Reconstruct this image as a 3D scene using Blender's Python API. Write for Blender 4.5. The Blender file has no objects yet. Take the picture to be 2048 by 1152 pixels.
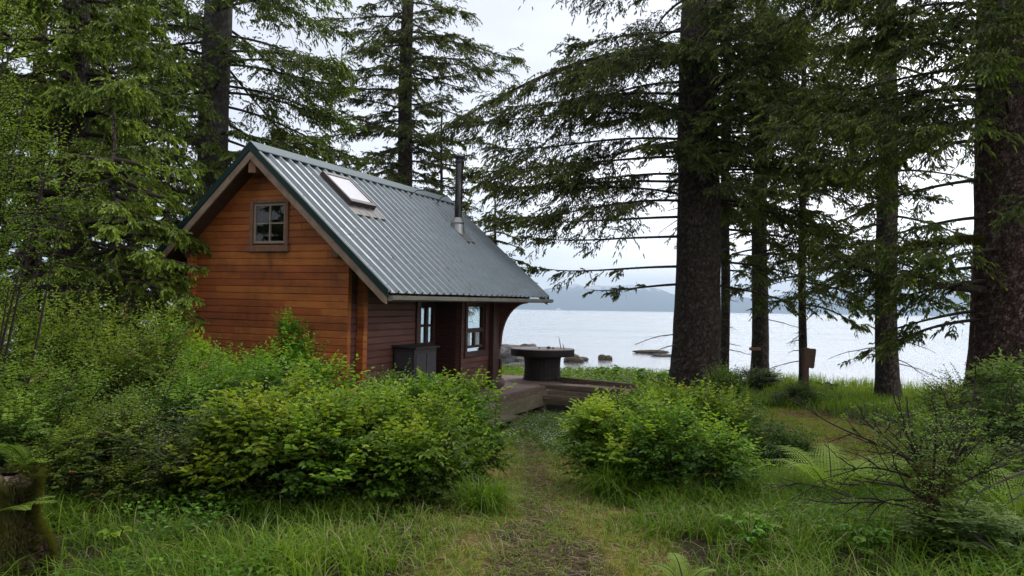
import bpy, math, random
import numpy as np
from mathutils import Matrix, Vector
R = math.radians
scn = bpy.context.scene
COL = scn.collection

# ------------------------------------------------------------------ camera
PITCH, ROLL, FPX = R(1.62), R(0.92), 1480.0
EYE = np.array([0.0, 0.0, 1.6])
_f = np.array([0, math.cos(PITCH), math.sin(PITCH)])
_r0 = np.array([1.0, 0, 0]); _u0 = np.cross(_r0, _f)
_r = _r0 * math.cos(ROLL) + _u0 * math.sin(ROLL); _u = np.cross(_r, _f)
cd = bpy.data.cameras.new('camera'); cam = bpy.data.objects.new('camera', cd); COL.objects.link(cam)
cam.matrix_world = Matrix(((_r[0], _u[0], -_f[0], 0), (_r[1], _u[1], -_f[1], 0), (_r[2], _u[2], -_f[2], 1.6), (0, 0, 0, 1)))
cd.sensor_width = 36.0; cd.lens = 36.0 * FPX / 2048.0; cd.clip_start = 0.1; cd.clip_end = 40000
scn.camera = cam
# ------------------------------------------------------------------ light
SUN_EL, SUN_AZ = R(52), R(20)            # high, ahead and slightly right, behind cloud
scn.view_settings.view_transform = 'Standard'; scn.view_settings.look = 'None'
scn.view_settings.exposure = 0.72; scn.view_settings.gamma = 1.0
w = bpy.data.worlds.new('World'); scn.world = w; w.use_nodes = True
nt = w.node_tree; nt.nodes.clear()
def N(nt, t, **k):
    n = nt.nodes.new(t)
    for a, v in k.items():
        if a in n.inputs: n.inputs[a].default_value = v
        else: setattr(n, a, v)
    return n
L = lambda nt, a, b: nt.links.new(a, b)
out = N(nt, 'ShaderNodeOutputWorld'); bg = N(nt, 'ShaderNodeBackground'); bg.inputs['Strength'].default_value = 0.1
sky = N(nt, 'ShaderNodeTexSky'); sky.sky_type = 'NISHITA'; sky.sun_disc = False
sky.sun_elevation = SUN_EL; sky.sun_rotation = SUN_AZ; sky.altitude = 0; sky.dust_density = 2.0
tc = N(nt, 'ShaderNodeTexCoord')
mp = N(nt, 'ShaderNodeMapping'); mp.inputs['Scale'].default_value = (1.0, 1.0, 3.5)
L(nt, tc.outputs['Generated'], mp.inputs[0])
no = N(nt, 'ShaderNodeTexNoise'); no.inputs['Scale'].default_value = 2.6; no.inputs['Detail'].default_value = 6; no.inputs['Roughness'].default_value = 0.5
L(nt, mp.outputs[0], no.inputs[0])
sx = N(nt, 'ShaderNodeSeparateXYZ'); L(nt, tc.outputs['Generated'], sx.inputs[0])
# brightness of the cloud sheet: brighter low over the water and to the right of the sun's side
def math_(nt, op, a, b=None, c=None, clamp=False):
    m = N(nt, 'ShaderNodeMath'); m.operation = op; m.use_clamp = clamp
    for i, v in enumerate((a, b, c)):
        if v is None: continue
        if isinstance(v, (int, float)): m.inputs[i].default_value = v
        else: L(nt, v, m.inputs[i])
    return m.outputs[0]
hx = math_(nt, 'MULTIPLY', sx.outputs[0], 0.62)
hz = math_(nt, 'MULTIPLY', sx.outputs[2], -0.95)
hh_ = math_(nt, 'MULTIPLY', math_(nt, 'POWER', math_(nt, 'SUBTRACT', 1.0, math_(nt, 'ABSOLUTE', sx.outputs[2])), 9.0), 0.35)
b = math_(nt, 'ADD', math_(nt, 'ADD', math_(nt, 'ADD', hx, hz), 0.48), hh_)
b = math_(nt, 'ADD', b, math_(nt, 'MULTIPLY', math_(nt, 'SUBTRACT', no.outputs['Fac'], 0.5), 1.0), clamp=True)
cr = N(nt, 'ShaderNodeValToRGB'); e = cr.color_ramp.elements
e[0].position = 0.0; e[0].color = (5.9, 6.0, 6.6, 1); e[1].position = 0.72; e[1].color = (17.5, 17.3, 17.3, 1)
el = cr.color_ramp.elements.new(0.38); el.color = (8.2, 8.3, 8.9, 1)
L(nt, b, cr.inputs[0])
mx = N(nt, 'ShaderNodeMixRGB'); mx.inputs[0].default_value = 0.9
L(nt, sky.outputs[0], mx.inputs[1]); L(nt, cr.outputs[0], mx.inputs[2]); L(nt, mx.outputs[0], bg.inputs[0]); L(nt, bg.outputs[0], out.inputs[0])
sd = bpy.data.lights.new('sun', 'SUN'); sd.energy = 1.2; sd.angle = R(25); sd.color = (1.0, 0.96, 0.9)
so = bpy.data.objects.new('sun', sd); COL.objects.link(so)
_sd = Vector((math.sin(SUN_AZ) * math.cos(SUN_EL), math.cos(SUN_AZ) * math.cos(SUN_EL), math.sin(SUN_EL)))
so.rotation_euler = _sd.to_track_quat('Z', 'Y').to_euler()
scn.cycles.max_bounces = 6; scn.cycles.diffuse_bounces = 3; scn.cycles.transparent_max_bounces = 8
scn.cycles.volume_bounces = 0

# ------------------------------------------------------------------ helpers
rng = np.random.default_rng(7)
def nrm(a): return a / np.maximum(np.linalg.norm(a, axis=-1, keepdims=True), 1e-9)
def tag(o, label=None, cat=None, group=None, kind=None):
    if label: o['label'] = label
    if cat: o['category'] = cat
    if group: o['group'] = group
    if kind: o['kind'] = kind
    return o
def empty(name, loc, rz=0, label=None, cat=None, group=None):
    o = bpy.data.objects.new(name, None); o.empty_display_size = 0.2; COL.objects.link(o)
    o.location = loc; o.rotation_euler = (0, 0, rz)
    return tag(o, label, cat, group)
def link(name, me, parent=None):
    o = bpy.data.objects.new(name, me); COL.objects.link(o)
    if parent is not None: o.parent = parent
    return o
def quads(name, V, F, mats, mi=None, tint=None, smooth=False):
    """fast all-quad mesh from arrays"""
    V = np.asarray(V, np.float32); F = np.asarray(F, np.int32)
    me = bpy.data.meshes.new(name)
    me.vertices.add(len(V)); me.vertices.foreach_set('co', V.ravel())
    me.loops.add(F.size); me.loops.foreach_set('vertex_index', F.ravel())
    me.polygons.add(len(F)); me.polygons.foreach_set('loop_start', np.arange(0, F.size, 4, dtype=np.int32))
    me.polygons.foreach_set('loop_total', np.full(len(F), 4, np.int32))
    for m in (mats if isinstance(mats, (list, tuple)) else [mats]): me.materials.append(m)
    if mi is not None: me.polygons.foreach_set('material_index', np.asarray(mi, np.int32))
    if smooth: me.polygons.foreach_set('use_smooth', np.ones(len(F), bool))
    if tint is not None:
        at = me.attributes.new('tint', 'FLOAT', 'POINT'); at.data.foreach_set('value', np.asarray(tint, np.float32))
    me.update(calc_edges=True)
    return me
class Q:
    """collects quad arrays"""
    def __init__(s): s.V = []; s.F = []; s.T = []; s.M = []; s.n = 0
    def add(s, V, F, tint=0.5, mi=0):
        V = np.asarray(V, np.float32).reshape(-1, 3); F = np.asarray(F, np.int64).reshape(-1, 4)
        s.V.append(V); s.F.append(F + s.n); s.n += len(V)
        s.T.append(np.broadcast_to(np.asarray(tint, np.float32), (len(V),)) if np.ndim(tint) == 0 else np.asarray(tint, np.float32))
        s.M.append(np.full(len(F), mi, np.int32))
    def mesh(s, name, mats, smooth=False):
        return quads(name, np.concatenate(s.V), np.concatenate(s.F), mats, np.concatenate(s.M), np.concatenate(s.T), smooth)
    def obj(s, name, mats, parent=None, smooth=False):
        return link(name, s.mesh(name, mats, smooth), parent)
    def tube(s, P, rad, k=6, tint=0.5, mi=0):
        P = np.asarray(P, float); n = len(P); rad = np.broadcast_to(rad, (n,))
        T = nrm(np.gradient(P, axis=0)); up = np.where(np.abs(T[:, 2:3]) > 0.9, np.array([[1., 0, 0]]), np.array([[0, 0, 1.]]))
        A = nrm(np.cross(T, up)); B = np.cross(T, A)
        th = np.arange(k) * 2 * math.pi / k
        V = P[:, None] + rad[:, None, None] * (A[:, None] * np.cos(th)[None, :, None] + B[:, None] * np.sin(th)[None, :, None])
        i = np.arange(n - 1)[:, None] * k; j = np.arange(k)[None]
        F = np.stack([i + j, i + (j + 1) % k, i + k + (j + 1) % k, i + k + j], -1)
        s.add(V.reshape(-1, 3), F.reshape(-1, 4), tint, mi)
class MB:
    """free polygon builder for made things"""
    def __init__(s): s.v = []; s.f = []
    def add(s, vs, fs):
        b = len(s.v); s.v += [tuple(map(float, p)) for p in vs]; s.f += [tuple(i + b for i in f) for f in fs]
    def box(s, x0, x1, y0, y1, z0, z1, bev=0.0):
        if x0 > x1: x0, x1 = x1, x0
        if y0 > y1: y0, y1 = y1, y0
        if z0 > z1: z0, z1 = z1, z0
        s.add([(x0, y0, z0), (x1, y0, z0), (x1, y1, z0), (x0, y1, z0), (x0, y0, z1), (x1, y0, z1), (x1, y1, z1), (x0, y1, z1)],
              [(0, 3, 2, 1), (4, 5, 6, 7), (0, 1, 5, 4), (1, 2, 6, 5), (2, 3, 7, 6), (3, 0, 4, 7)])
    def beam(s, a, b, wd, ht, up=(0, 0, 1), jit=0.0):
        a = Vector(a); b = Vector(b); d = (b - a).normalized(); u = Vector(up)
        x = d.cross(u).normalized(); u = x.cross(d).normalized()
        vs = []
        for p in (a, b):
            for sx_, sz in ((-1, -1), (1, -1), (1, 1), (-1, 1)):
                vs.append(p + x * (sx_ * wd / 2 + random.uniform(-jit, jit)) + u * (sz * ht / 2 + random.uniform(-jit, jit)))
        s.add(vs, [(0, 1, 2, 3), (4, 7, 6, 5), (0, 4, 5, 1), (1, 5, 6, 2), (2, 6, 7, 3), (3, 7, 4, 0)])
    def prism(s, poly, a, b, axis='y'):
        """poly of 2-D points extruded along an axis; axis y: points are (x,z)"""
        n = len(poly)
        def P(p, t): return {'y': (p[0], t, p[1]), 'z': (p[0], p[1], t), 'x': (t, p[0], p[1])}[axis]
        s.add([P(p, a) for p in poly] + [P(p, b) for p in poly],
              [tuple(range(n))[::-1], tuple(range(n, 2 * n))] + [(i, (i + 1) % n, n + (i + 1) % n, n + i) for i in range(n)])
    def lathe(s, prof, k=24, c=(0, 0, 0)):
        vs = [(c[0] + r * math.cos(2 * math.pi * j / k), c[1] + r * math.sin(2 * math.pi * j / k), c[2] + z) for r, z in prof for j in range(k)]
        fs = [(i * k + j, i * k + (j + 1) % k, (i + 1) * k + (j + 1) % k, (i + 1) * k + j) for i in range(len(prof) - 1) for j in range(k)]
        fs += [tuple(range(k))[::-1], tuple((len(prof) - 1) * k + j for j in range(k))]
        s.add(vs, fs)
    def tube(s, pts, r, k=8):
        P = [Vector(p) for p in pts]; n = len(P); vs = []
        for i, p in enumerate(P):
            d = (P[min(i + 1, n - 1)] - P[max(i - 1, 0)]).normalized()
            up = Vector((0, 0, 1)) if abs(d.z) < 0.9 else Vector((1, 0, 0))
            a = d.cross(up).normalized(); b_ = d.cross(a)
            rr = r[i] if isinstance(r, (list, tuple)) else r
            vs += [p + a * (rr * math.cos(2 * math.pi * j / k)) + b_ * (rr * math.sin(2 * math.pi * j / k)) for j in range(k)]
        fs = [(i * k + j, i * k + (j + 1) % k, (i + 1) * k + (j + 1) % k, (i + 1) * k + j) for i in range(n - 1) for j in range(k)]
        s.add(vs, fs + [tuple(range(k))[::-1], tuple((n - 1) * k + j for j in range(k))])
    def obj(s, name, mat, parent=None, smooth=False, bevel=0.0):
        me = bpy.data.meshes.new(name); me.from_pydata(s.v, [], s.f); me.materials.append(mat)
        import bmesh
        bm = bmesh.new(); bm.from_mesh(me); bmesh.ops.recalc_face_normals(bm, faces=bm.faces)
        if bevel: bmesh.ops.bevel(bm, geom=[e for e in bm.edges if len(e.link_faces) == 2 and e.calc_face_angle(0) > 0.5], offset=bevel, segments=1, affect='EDGES')
        bm.to_mesh(me); bm.free()
        if smooth:
            for p in me.polygons: p.use_smooth = True
        return link(name, me, parent)

def strips(q, P, D, Ln, w0, tint, sag=0.0, mi=1):
    """thin straight or sagging woody strips (two segments, vertical and flat faces)"""
    n_ = len(P); D = nrm(D); Ln = np.broadcast_to(Ln, (n_,))[:, None]; w0 = np.broadcast_to(w0, (n_,))[:, None]
    S = nrm(np.cross(D, [0, 0, 1.0]) + 1e-4); U = np.cross(S, D); W_ = nrm(S + U)
    m_ = P + D * Ln * .5; e_ = P + D * Ln; m_[:, 2] -= sag * Ln[:, 0] * .25; e_[:, 2] -= sag * Ln[:, 0]
    V = np.stack([P - W_ * w0, P + W_ * w0, m_ - W_ * w0 * .7, m_ + W_ * w0 * .7, e_ - W_ * w0 * .25, e_ + W_ * w0 * .25], 1).reshape(-1, 3)
    b = (np.arange(n_) * 6)[:, None]; q.add(V, np.concatenate([b + np.array([[0, 1, 3, 2]]), b + np.array([[2, 3, 5, 4]])]), np.repeat(tint, 6) if np.ndim(tint) else tint, mi)

# ------------------------------------------------------------------ materials
def mat(name, col=(0.5, 0.5, 0.5), rough=0.7, metal=0.0, spec=0.5):
    m = bpy.data.materials.new(name); m.use_nodes = True; n = m.node_tree; n.nodes.clear()
    o = N(n, 'ShaderNodeOutputMaterial'); p = N(n, 'ShaderNodeBsdfPrincipled'); L(n, p.outputs[0], o.inputs[0])
    p.inputs['Base Color'].default_value = (*col, 1); p.inputs['Roughness'].default_value = rough
    p.inputs['Metallic'].default_value = metal; p.inputs['Specular IOR Level'].default_value = spec
    return m, n, p
def ramp(n, fac, stops):
    r = N(n, 'ShaderNodeValToRGB'); el = r.color_ramp.elements
    while len(el) < len(stops): el.new(0.5)
    for q, (pos, c) in zip(el, stops): q.position = pos; q.color = (*c, 1)
    L(n, fac, r.inputs[0]); return r.outputs[0]
def noise(n, scale, detail=4, rough=0.55, vec=None, sc=None, coord='Object'):
    t = N(n, 'ShaderNodeTexCoord'); v = vec or t.outputs[coord]
    if sc is not None:
        m_ = N(n, 'ShaderNodeMapping'); m_.inputs['Scale'].default_value = sc; L(n, v, m_.inputs[0]); v = m_.outputs[0]
    x = N(n, 'ShaderNodeTexNoise'); x.inputs['Scale'].default_value = scale; x.inputs['Detail'].default_value = detail; x.inputs['Roughness'].default_value = rough
    L(n, v, x.inputs[0]); return x.outputs['Fac']
def mix(n, fac, a, b_, mode='MIX'):
    x = N(n, 'ShaderNodeMixRGB'); x.blend_type = mode
    for i, v in ((0, fac), (1, a), (2, b_)):
        if isinstance(v, (int, float)): x.inputs[i].default_value = v
        elif isinstance(v, tuple): x.inputs[i].default_value = (*v, 1)
        else: L(n, v, x.inputs[i])
    return x.outputs[0]
def bump(n, p, h, strength=0.5, dist=0.01):
    b_ = N(n, 'ShaderNodeBump'); b_.inputs['Strength'].default_value = strength; b_.inputs['Distance'].default_value = dist
    L(n, h, b_.inputs['Height']); L(n, b_.outputs[0], p.inputs['Normal'])
def leafmat(name, stops, trans=0.35, rough=0.5, spec=0.3, objvar=0.0):
    """foliage: colour by each leaf's own tint, some light passes through"""
    m, n, p = mat(name, rough=rough, spec=spec)
    at = N(n, 'ShaderNodeAttribute'); at.attribute_name = 'tint'
    c = ramp(n, at.outputs['Fac'], stops)
    if objvar:
        oi = N(n, 'ShaderNodeObjectInfo'); hs = N(n, 'ShaderNodeHueSaturation')
        L(n, math_(n, 'ADD', math_(n, 'MULTIPLY', oi.outputs['Random'], 0.05), 0.475), hs.inputs['Hue'])
        L(n, math_(n, 'ADD', math_(n, 'MULTIPLY', oi.outputs['Random'], objvar), 1 - objvar / 2), hs.inputs['Value'])
        L(n, c, hs.inputs['Color']); c = hs.outputs[0]
    L(n, c, p.inputs['Base Color'])
    tr = N(n, 'ShaderNodeBsdfTranslucent'); L(n, mix(n, 1.0, c, (1.15, 1.25, 0.7), 'MULTIPLY'), tr.inputs[0])
    ms = N(n, 'ShaderNodeMixShader'); ms.inputs[0].default_value = trans
    L(n, p.outputs[0], ms.inputs[1]); L(n, tr.outputs[0], ms.inputs[2]); L(n, ms.outputs[0], n.nodes['Material Output'].inputs[0])
    return m
M = {}
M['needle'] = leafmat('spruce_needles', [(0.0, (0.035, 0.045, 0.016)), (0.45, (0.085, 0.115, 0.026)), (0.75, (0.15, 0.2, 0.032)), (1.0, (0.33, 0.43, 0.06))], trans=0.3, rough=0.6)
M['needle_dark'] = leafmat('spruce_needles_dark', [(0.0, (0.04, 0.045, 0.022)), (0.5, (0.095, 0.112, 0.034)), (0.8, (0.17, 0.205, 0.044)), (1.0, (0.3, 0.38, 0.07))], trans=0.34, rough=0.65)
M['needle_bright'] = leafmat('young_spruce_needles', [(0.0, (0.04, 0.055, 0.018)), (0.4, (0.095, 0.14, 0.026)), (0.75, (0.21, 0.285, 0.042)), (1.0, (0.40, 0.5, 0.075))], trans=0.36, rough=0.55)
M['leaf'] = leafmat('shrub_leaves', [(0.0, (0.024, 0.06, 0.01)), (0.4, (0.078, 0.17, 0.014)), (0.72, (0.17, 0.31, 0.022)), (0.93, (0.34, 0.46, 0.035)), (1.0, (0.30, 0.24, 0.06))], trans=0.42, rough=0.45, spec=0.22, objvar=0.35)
M['leaf_olive'] = leafmat('olive_shrub_leaves', [(0.0, (0.028, 0.055, 0.012)), (0.4, (0.085, 0.16, 0.018)), (0.75, (0.16, 0.265, 0.026)), (0.95, (0.26, 0.37, 0.045)), (1.0, (0.28, 0.17, 0.055))], trans=0.38, rough=0.5, spec=0.3, objvar=0.2)
M['leaf_dark'] = leafmat('dark_shrub_leaves', [(0.0, (0.025, 0.045, 0.012)), (0.5, (0.065, 0.115, 0.02)), (1.0, (0.14, 0.21, 0.035))], trans=0.3, rough=0.45, objvar=0.2)
M['leaf_pale'] = leafmat('pale_shrub_leaves', [(0.0, (0.06, 0.10, 0.025)), (0.5, (0.14, 0.22, 0.045)), (1.0, (0.26, 0.36, 0.08))], trans=0.35, rough=0.4)
M['fern'] = leafmat('fern_leaf', [(0.0, (0.10, 0.17, 0.02)), (0.5, (0.2, 0.31, 0.03)), (1.0, (0.31, 0.43, 0.05))], trans=0.4, rough=0.55)
M['grass'] = leafmat('grass_blades', [(0.0, (0.036, 0.072, 0.01)), (0.4, (0.105, 0.19, 0.014)), (0.75, (0.21, 0.32, 0.022)), (0.88, (0.32, 0.39, 0.05)), (0.9, (0.34, 0.29, 0.13)), (1.0, (0.42, 0.36, 0.2))], trans=0.4, rough=0.5, spec=0.15)
M['straw'] = leafmat('dry_straw', [(0.0, (0.08, 0.05, 0.03)), (0.5, (0.2, 0.14, 0.07)), (1.0, (0.45, 0.36, 0.2))], trans=0.1, rough=0.8)
M['lichen'] = leafmat('hanging_lichen', [(0.0, (0.12, 0.13, 0.08)), (1.0, (0.25, 0.26, 0.16))], trans=0.4, rough=0.9)
M['moss'] = leafmat('hanging_moss', [(0.0, (0.05, 0.05, 0.012)), (0.5, (0.10, 0.10, 0.02)), (1.0, (0.18, 0.16, 0.03))], trans=0.3, rough=0.9)

def bark(name, c0, c1, c2, sc=(6, 6, 2.2)):
    m, n, p = mat(name, rough=0.9, spec=0.2)
    v = N(n, 'ShaderNodeTexVoronoi'); v.inputs['Scale'].default_value = 5; v.feature = 'DISTANCE_TO_EDGE'
    t = N(n, 'ShaderNodeTexCoord'); m_ = N(n, 'ShaderNodeMapping'); m_.inputs['Scale'].default_value = sc
    nn = noise(n, 4, 3)
    ad = N(n, 'ShaderNodeVectorMath'); ad.operation = 'ADD'; L(n, t.outputs['Object'], ad.inputs[0])
    cmb = N(n, 'ShaderNodeCombineXYZ'); L(n, math_(n, 'MULTIPLY', nn, .2), cmb.inputs[0]); L(n, math_(n, 'MULTIPLY', nn, .3), cmb.inputs[2]); L(n, cmb.outputs[0], ad.inputs[1])
    L(n, ad.outputs[0], m_.inputs[0]); L(n, m_.outputs[0], v.inputs['Vector'])
    crk = ramp(n, v.outputs['Distance'], [(0.0, (0, 0, 0)), (0.12, (1, 1, 1))])
    a = noise(n, 9, 6, 0.65); b_ = noise(n, 1.3, 3)
    c = ramp(n, a, [(0.3, c0), (0.52, c1), (0.70, c2)])
    c = mix(n, ramp(n, b_, [(0.45, (0, 0, 0)), (0.7, (.6, .6, .6))]), c, mix(n, 0.5, c, (0.06, 0.075, 0.03)))
    c = mix(n, crk, mix(n, 1.0, c, (0.45, 0.42, 0.4), 'MULTIPLY'), c)
    L(n, c, p.inputs['Base Color'])
    bump(n, p, math_(n, 'ADD', math_(n, 'MULTIPLY', crk, 0.6), a), 1.0, 0.06)
    return m
M['bark'] = bark('spruce_bark', (0.03, 0.023, 0.019), (0.07, 0.053, 0.043), (0.16, 0.13, 0.11), (3, 3, 1.5))
M['bark_red'] = bark('reddish_spruce_bark', (0.035, 0.02, 0.017), (0.10, 0.056, 0.046), (0.32, 0.24, 0.22), (3.5, 3.5, 2.6))
M['bark_grey'] = bark('grey_spruce_bark', (0.05, 0.04, 0.036), (0.11, 0.095, 0.09), (0.22, 0.2, 0.2), (8, 8, 4))
M['twig'] = mat('twig_bark', (0.04, 0.03, 0.024), 0.9, spec=0.2)[0]
M['deadtwig'] = mat('dead_twig_bark', (0.10, 0.085, 0.07), 0.85, spec=0.2)[0]

def wood(name, c0, c1, pitch=None, stain=0.0, grain=(1, 30, 30), rough=0.6, axis=2, spec=0.3):
    m, n, p = mat(name, rough=rough, spec=spec)
    g = noise(n, 1.6, 6, 0.65, sc=grain)
    c = ramp(n, g, [(0.3, c0), (0.72, c1)])
    t = N(n, 'ShaderNodeTexCoord'); s_ = N(n, 'ShaderNodeSeparateXYZ'); L(n, t.outputs['Object'], s_.inputs[0])
    if pitch:
        fl = math_(n, 'FLOOR', math_(n, 'DIVIDE', s_.outputs[axis], pitch))
        along = math_(n, 'FLOOR', math_(n, 'ADD', math_(n, 'DIVIDE', math_(n, 'ADD', s_.outputs[0], s_.outputs[1]), 1.9), math_(n, 'MULTIPLY', fl, 0.37)))
        cb = N(n, 'ShaderNodeCombineXYZ'); L(n, fl, cb.inputs[0]); L(n, along, cb.inputs[1])
        wn = N(n, 'ShaderNodeTexWhiteNoise'); wn.noise_dimensions = '2D'; L(n, cb.outputs[0], wn.inputs['Vector'])
        hs = N(n, 'ShaderNodeHueSaturation'); L(n, c, hs.inputs['Color'])
        L(n, math_(n, 'ADD', math_(n, 'MULTIPLY', wn.outputs['Value'], 0.34), 0.8), hs.inputs['Value'])
        L(n, math_(n, 'ADD', math_(n, 'MULTIPLY', wn.outputs['Value'], 0.012), 0.494), hs.inputs['Hue'])
        c = hs.outputs[0]
        # knots
        kv = N(n, 'ShaderNodeTexVoronoi'); kv.inputs['Scale'].default_value = 3.2; mp_ = N(n, 'ShaderNodeMapping'); mp_.inputs['Scale'].default_value = (1, 1, 2.4)
        L(n, t.outputs['Object'], mp_.inputs[0]); L(n, mp_.outputs[0], kv.inputs['Vector'])
        c = mix(n, ramp(n, kv.outputs['Distance'], [(0.03, (.75, .75, .75)), (0.075, (0, 0, 0))]), c, mix(n, 1.0, c, (.3, .25, .25), 'MULTIPLY'))
    if stain:
        a = noise(n, 1.1, 5, 0.6, sc=(1, 1, 1.5)); bb = noise(n, 7, 4, 0.6, sc=(1.0, 1.0, .35))
        k = math_(n, 'MULTIPLY', ramp(n, a, [(0.42, (0, 0, 0)), (0.62, (1, 1, 1))]), ramp(n, bb, [(0.35, (.35, .35, .35)), (0.65, (1, 1, 1))]))
        c = mix(n, math_(n, 'MULTIPLY', k, stain), c, (0.035, 0.022, 0.014))
        spk = noise(n, 26, 3, 0.7)
        c = mix(n, math_(n, 'MULTIPLY', ramp(n, spk, [(0.62, (0, 0, 0)), (0.72, (1, 1, 1))]), 0.5), c, (0.04, 0.025, 0.015))
    L(n, c, p.inputs['Base Color']); bump(n, p, g, 0.35, 0.004)
    return m
PITCHW = 0.11
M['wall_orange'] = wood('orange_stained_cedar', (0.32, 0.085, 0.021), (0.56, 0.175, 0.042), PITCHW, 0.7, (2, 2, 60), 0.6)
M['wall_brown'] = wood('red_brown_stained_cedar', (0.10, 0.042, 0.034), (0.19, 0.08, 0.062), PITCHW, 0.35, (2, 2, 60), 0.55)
M['dark_frame'] = wood('dark_brown_paint', (0.045, 0.02, 0.017), (0.085, 0.042, 0.034), None, 0, (3, 3, 20), 0.5)
M['grey_frame'] = wood('weathered_brown_trim', (0.17, 0.085, 0.05), (0.30, 0.165, 0.105), None, 0.2, (20, 20, 4), 0.8)
M['sash'] = wood('weathered_sash', (0.24, 0.19, 0.15), (0.38, 0.31, 0.25), None, 0.1, (20, 20, 4), 0.8)
M['barge'] = wood('weathered_barge_board', (0.19, 0.13, 0.09), (0.34, 0.25, 0.18), None, 0.35, (4, 4, 4), 0.85)
M['gutter'] = wood('mossy_gutter_paint', (0.16, 0.15, 0.12), (0.26, 0.245, 0.2), None, 0.3, (4, 1, 4), 0.5)
M['soffit'] = wood('soffit_boards', (0.06, 0.03, 0.018), (0.12, 0.06, 0.035), None, 0.2, (30, 2, 2), 0.8)
M['deck'] = wood('weathered_deck_boards', (0.17, 0.115, 0.092), (0.34, 0.245, 0.2), None, 0.3, (20, 2, 2), 0.75)
M['deckbeam'] = wood('mossy_deck_beam', (0.10, 0.085, 0.05), (0.2, 0.17, 0.11), None, 0.5, (2, 2, 12), 0.85)
M['oldtimber'] = wood('old_peeling_timber', (0.07, 0.045, 0.03), (0.2, 0.135, 0.095), None, 0.4, (4, 4, 14), 0.85)
M['spool'] = wood('dark_spool_wood', (0.012, 0.009, 0.009), (0.03, 0.022, 0.02), None, 0, (20, 20, 2), 0.75)
M['spooltop'] = wood('grey_spool_top', (0.14, 0.11, 0.10), (0.26, 0.215, 0.2), None, 0.3, (3, 20, 3), 0.6, spec=0.5)
M['sign'] = wood('brown_sign_board', (0.05, 0.028, 0.018), (0.10, 0.055, 0.035), None, 0, (3, 3, 20), 0.7)
M['post'] = wood('red_brown_post', (0.06, 0.03, 0.02), (0.12, 0.06, 0.04), None, 0, (20, 20, 3), 0.75)
M['interior'] = mat('dark_interior_wood', (0.05, 0.03, 0.02), 0.85)[0]
M['binpaint'] = wood('dark_grey_bin_paint', (0.035, 0.03, 0.032), (0.06, 0.05, 0.052), None, 0, (3, 3, 20), 0.65)
M['binpanel'] = wood('slate_bin_panel', (0.045, 0.042, 0.047), (0.07, 0.065, 0.072), None, 0, (3, 3, 20), 0.65)
M['white'] = mat('white_paint', (0.8, 0.8, 0.8), 0.5)[0]
M['hanger'] = mat('dark_wire', (0.02, 0.02, 0.02), 0.4)[0]
M['cloth'] = leafmat('white_curtain', [(0, (0.75, 0.77, 0.8)), (1, (0.75, 0.77, 0.8))], trans=0.6, rough=0.9)
M['brass'] = mat('aged_metal', (0.25, 0.22, 0.16), 0.4, 0.9)[0]
# roof metal
m, n, p = mat('green_painted_metal', (0.02, 0.07, 0.06), 0.28, 0.0, 0.8); p.inputs['IOR'].default_value = 1.65; p.inputs['Coat IOR'].default_value = 1.45
a = noise(n, 2.2, 5, 0.6, sc=(4, .8, 4)); c = ramp(n, a, [(0.3, (0.085, 0.125, 0.14)), (0.7, (0.14, 0.185, 0.20))])
L(n, mix(n, ramp(n, noise(n, 40, 2, .8), [(0.64, (0, 0, 0)), (0.72, (.75, .75, .75))]), mix(n, ramp(n, noise(n, 1.5, 5, .65, sc=(1.2, 5, 1.2)), [(0.5, (0, 0, 0)), (0.75, (.6, .6, .6))]), c, (0.10, 0.10, 0.08)), (0.06, 0.055, 0.035)), p.inputs['Base Color'])
L(n, ramp(n, noise(n, 5, 4), [(0.3, (0.36,) * 3), (0.7, (0.52,) * 3)]), p.inputs['Roughness']); p.inputs['Coat Weight'].default_value = 0.7; p.inputs['Coat Roughness'].default_value = 0.38
bump(n, p, noise(n, 3, 3), 0.15, 0.01); M['roof'] = m
M['ridge'] = mat('ridge_cap_metal', (0.10, 0.145, 0.16), 0.62, 0, 0.3)[0]
M['trim_green'] = mat('dark_green_trim', (0.006, 0.024, 0.02), 0.5, 0, 0.2)[0]
m, n, p = mat('galvanised_pipe', (0.42, 0.41, 0.39), 0.3, 1.0); L(n, ramp(n, noise(n, 3, 5, sc=(6, 6, 1)), [(0.35, (0.025, 0.023, 0.022)), (0.7, (0.10, 0.097, 0.095))]), p.inputs['Base Color']); M['pipe'] = m
M['pipe_cap'] = mat('black_pipe_cap', (0.03, 0.03, 0.03), 0.5, 0.6)[0]
M['flashing'] = mat('bare_flashing', (0.33, 0.33, 0.32), 0.4, 0.9)[0]
M['skyframe'] = mat('skylight_frame', (0.06, 0.05, 0.05), 0.5, 0.3)[0]
M['flash_brown'] = mat('brown_flashing', (0.11, 0.09, 0.085), 0.5, 0.3)[0]
m, n, p = mat('dome_glass', (0.62, 0.6, 0.64), 0.2, 0, 0.9); M['skyglass'] = m
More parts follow.
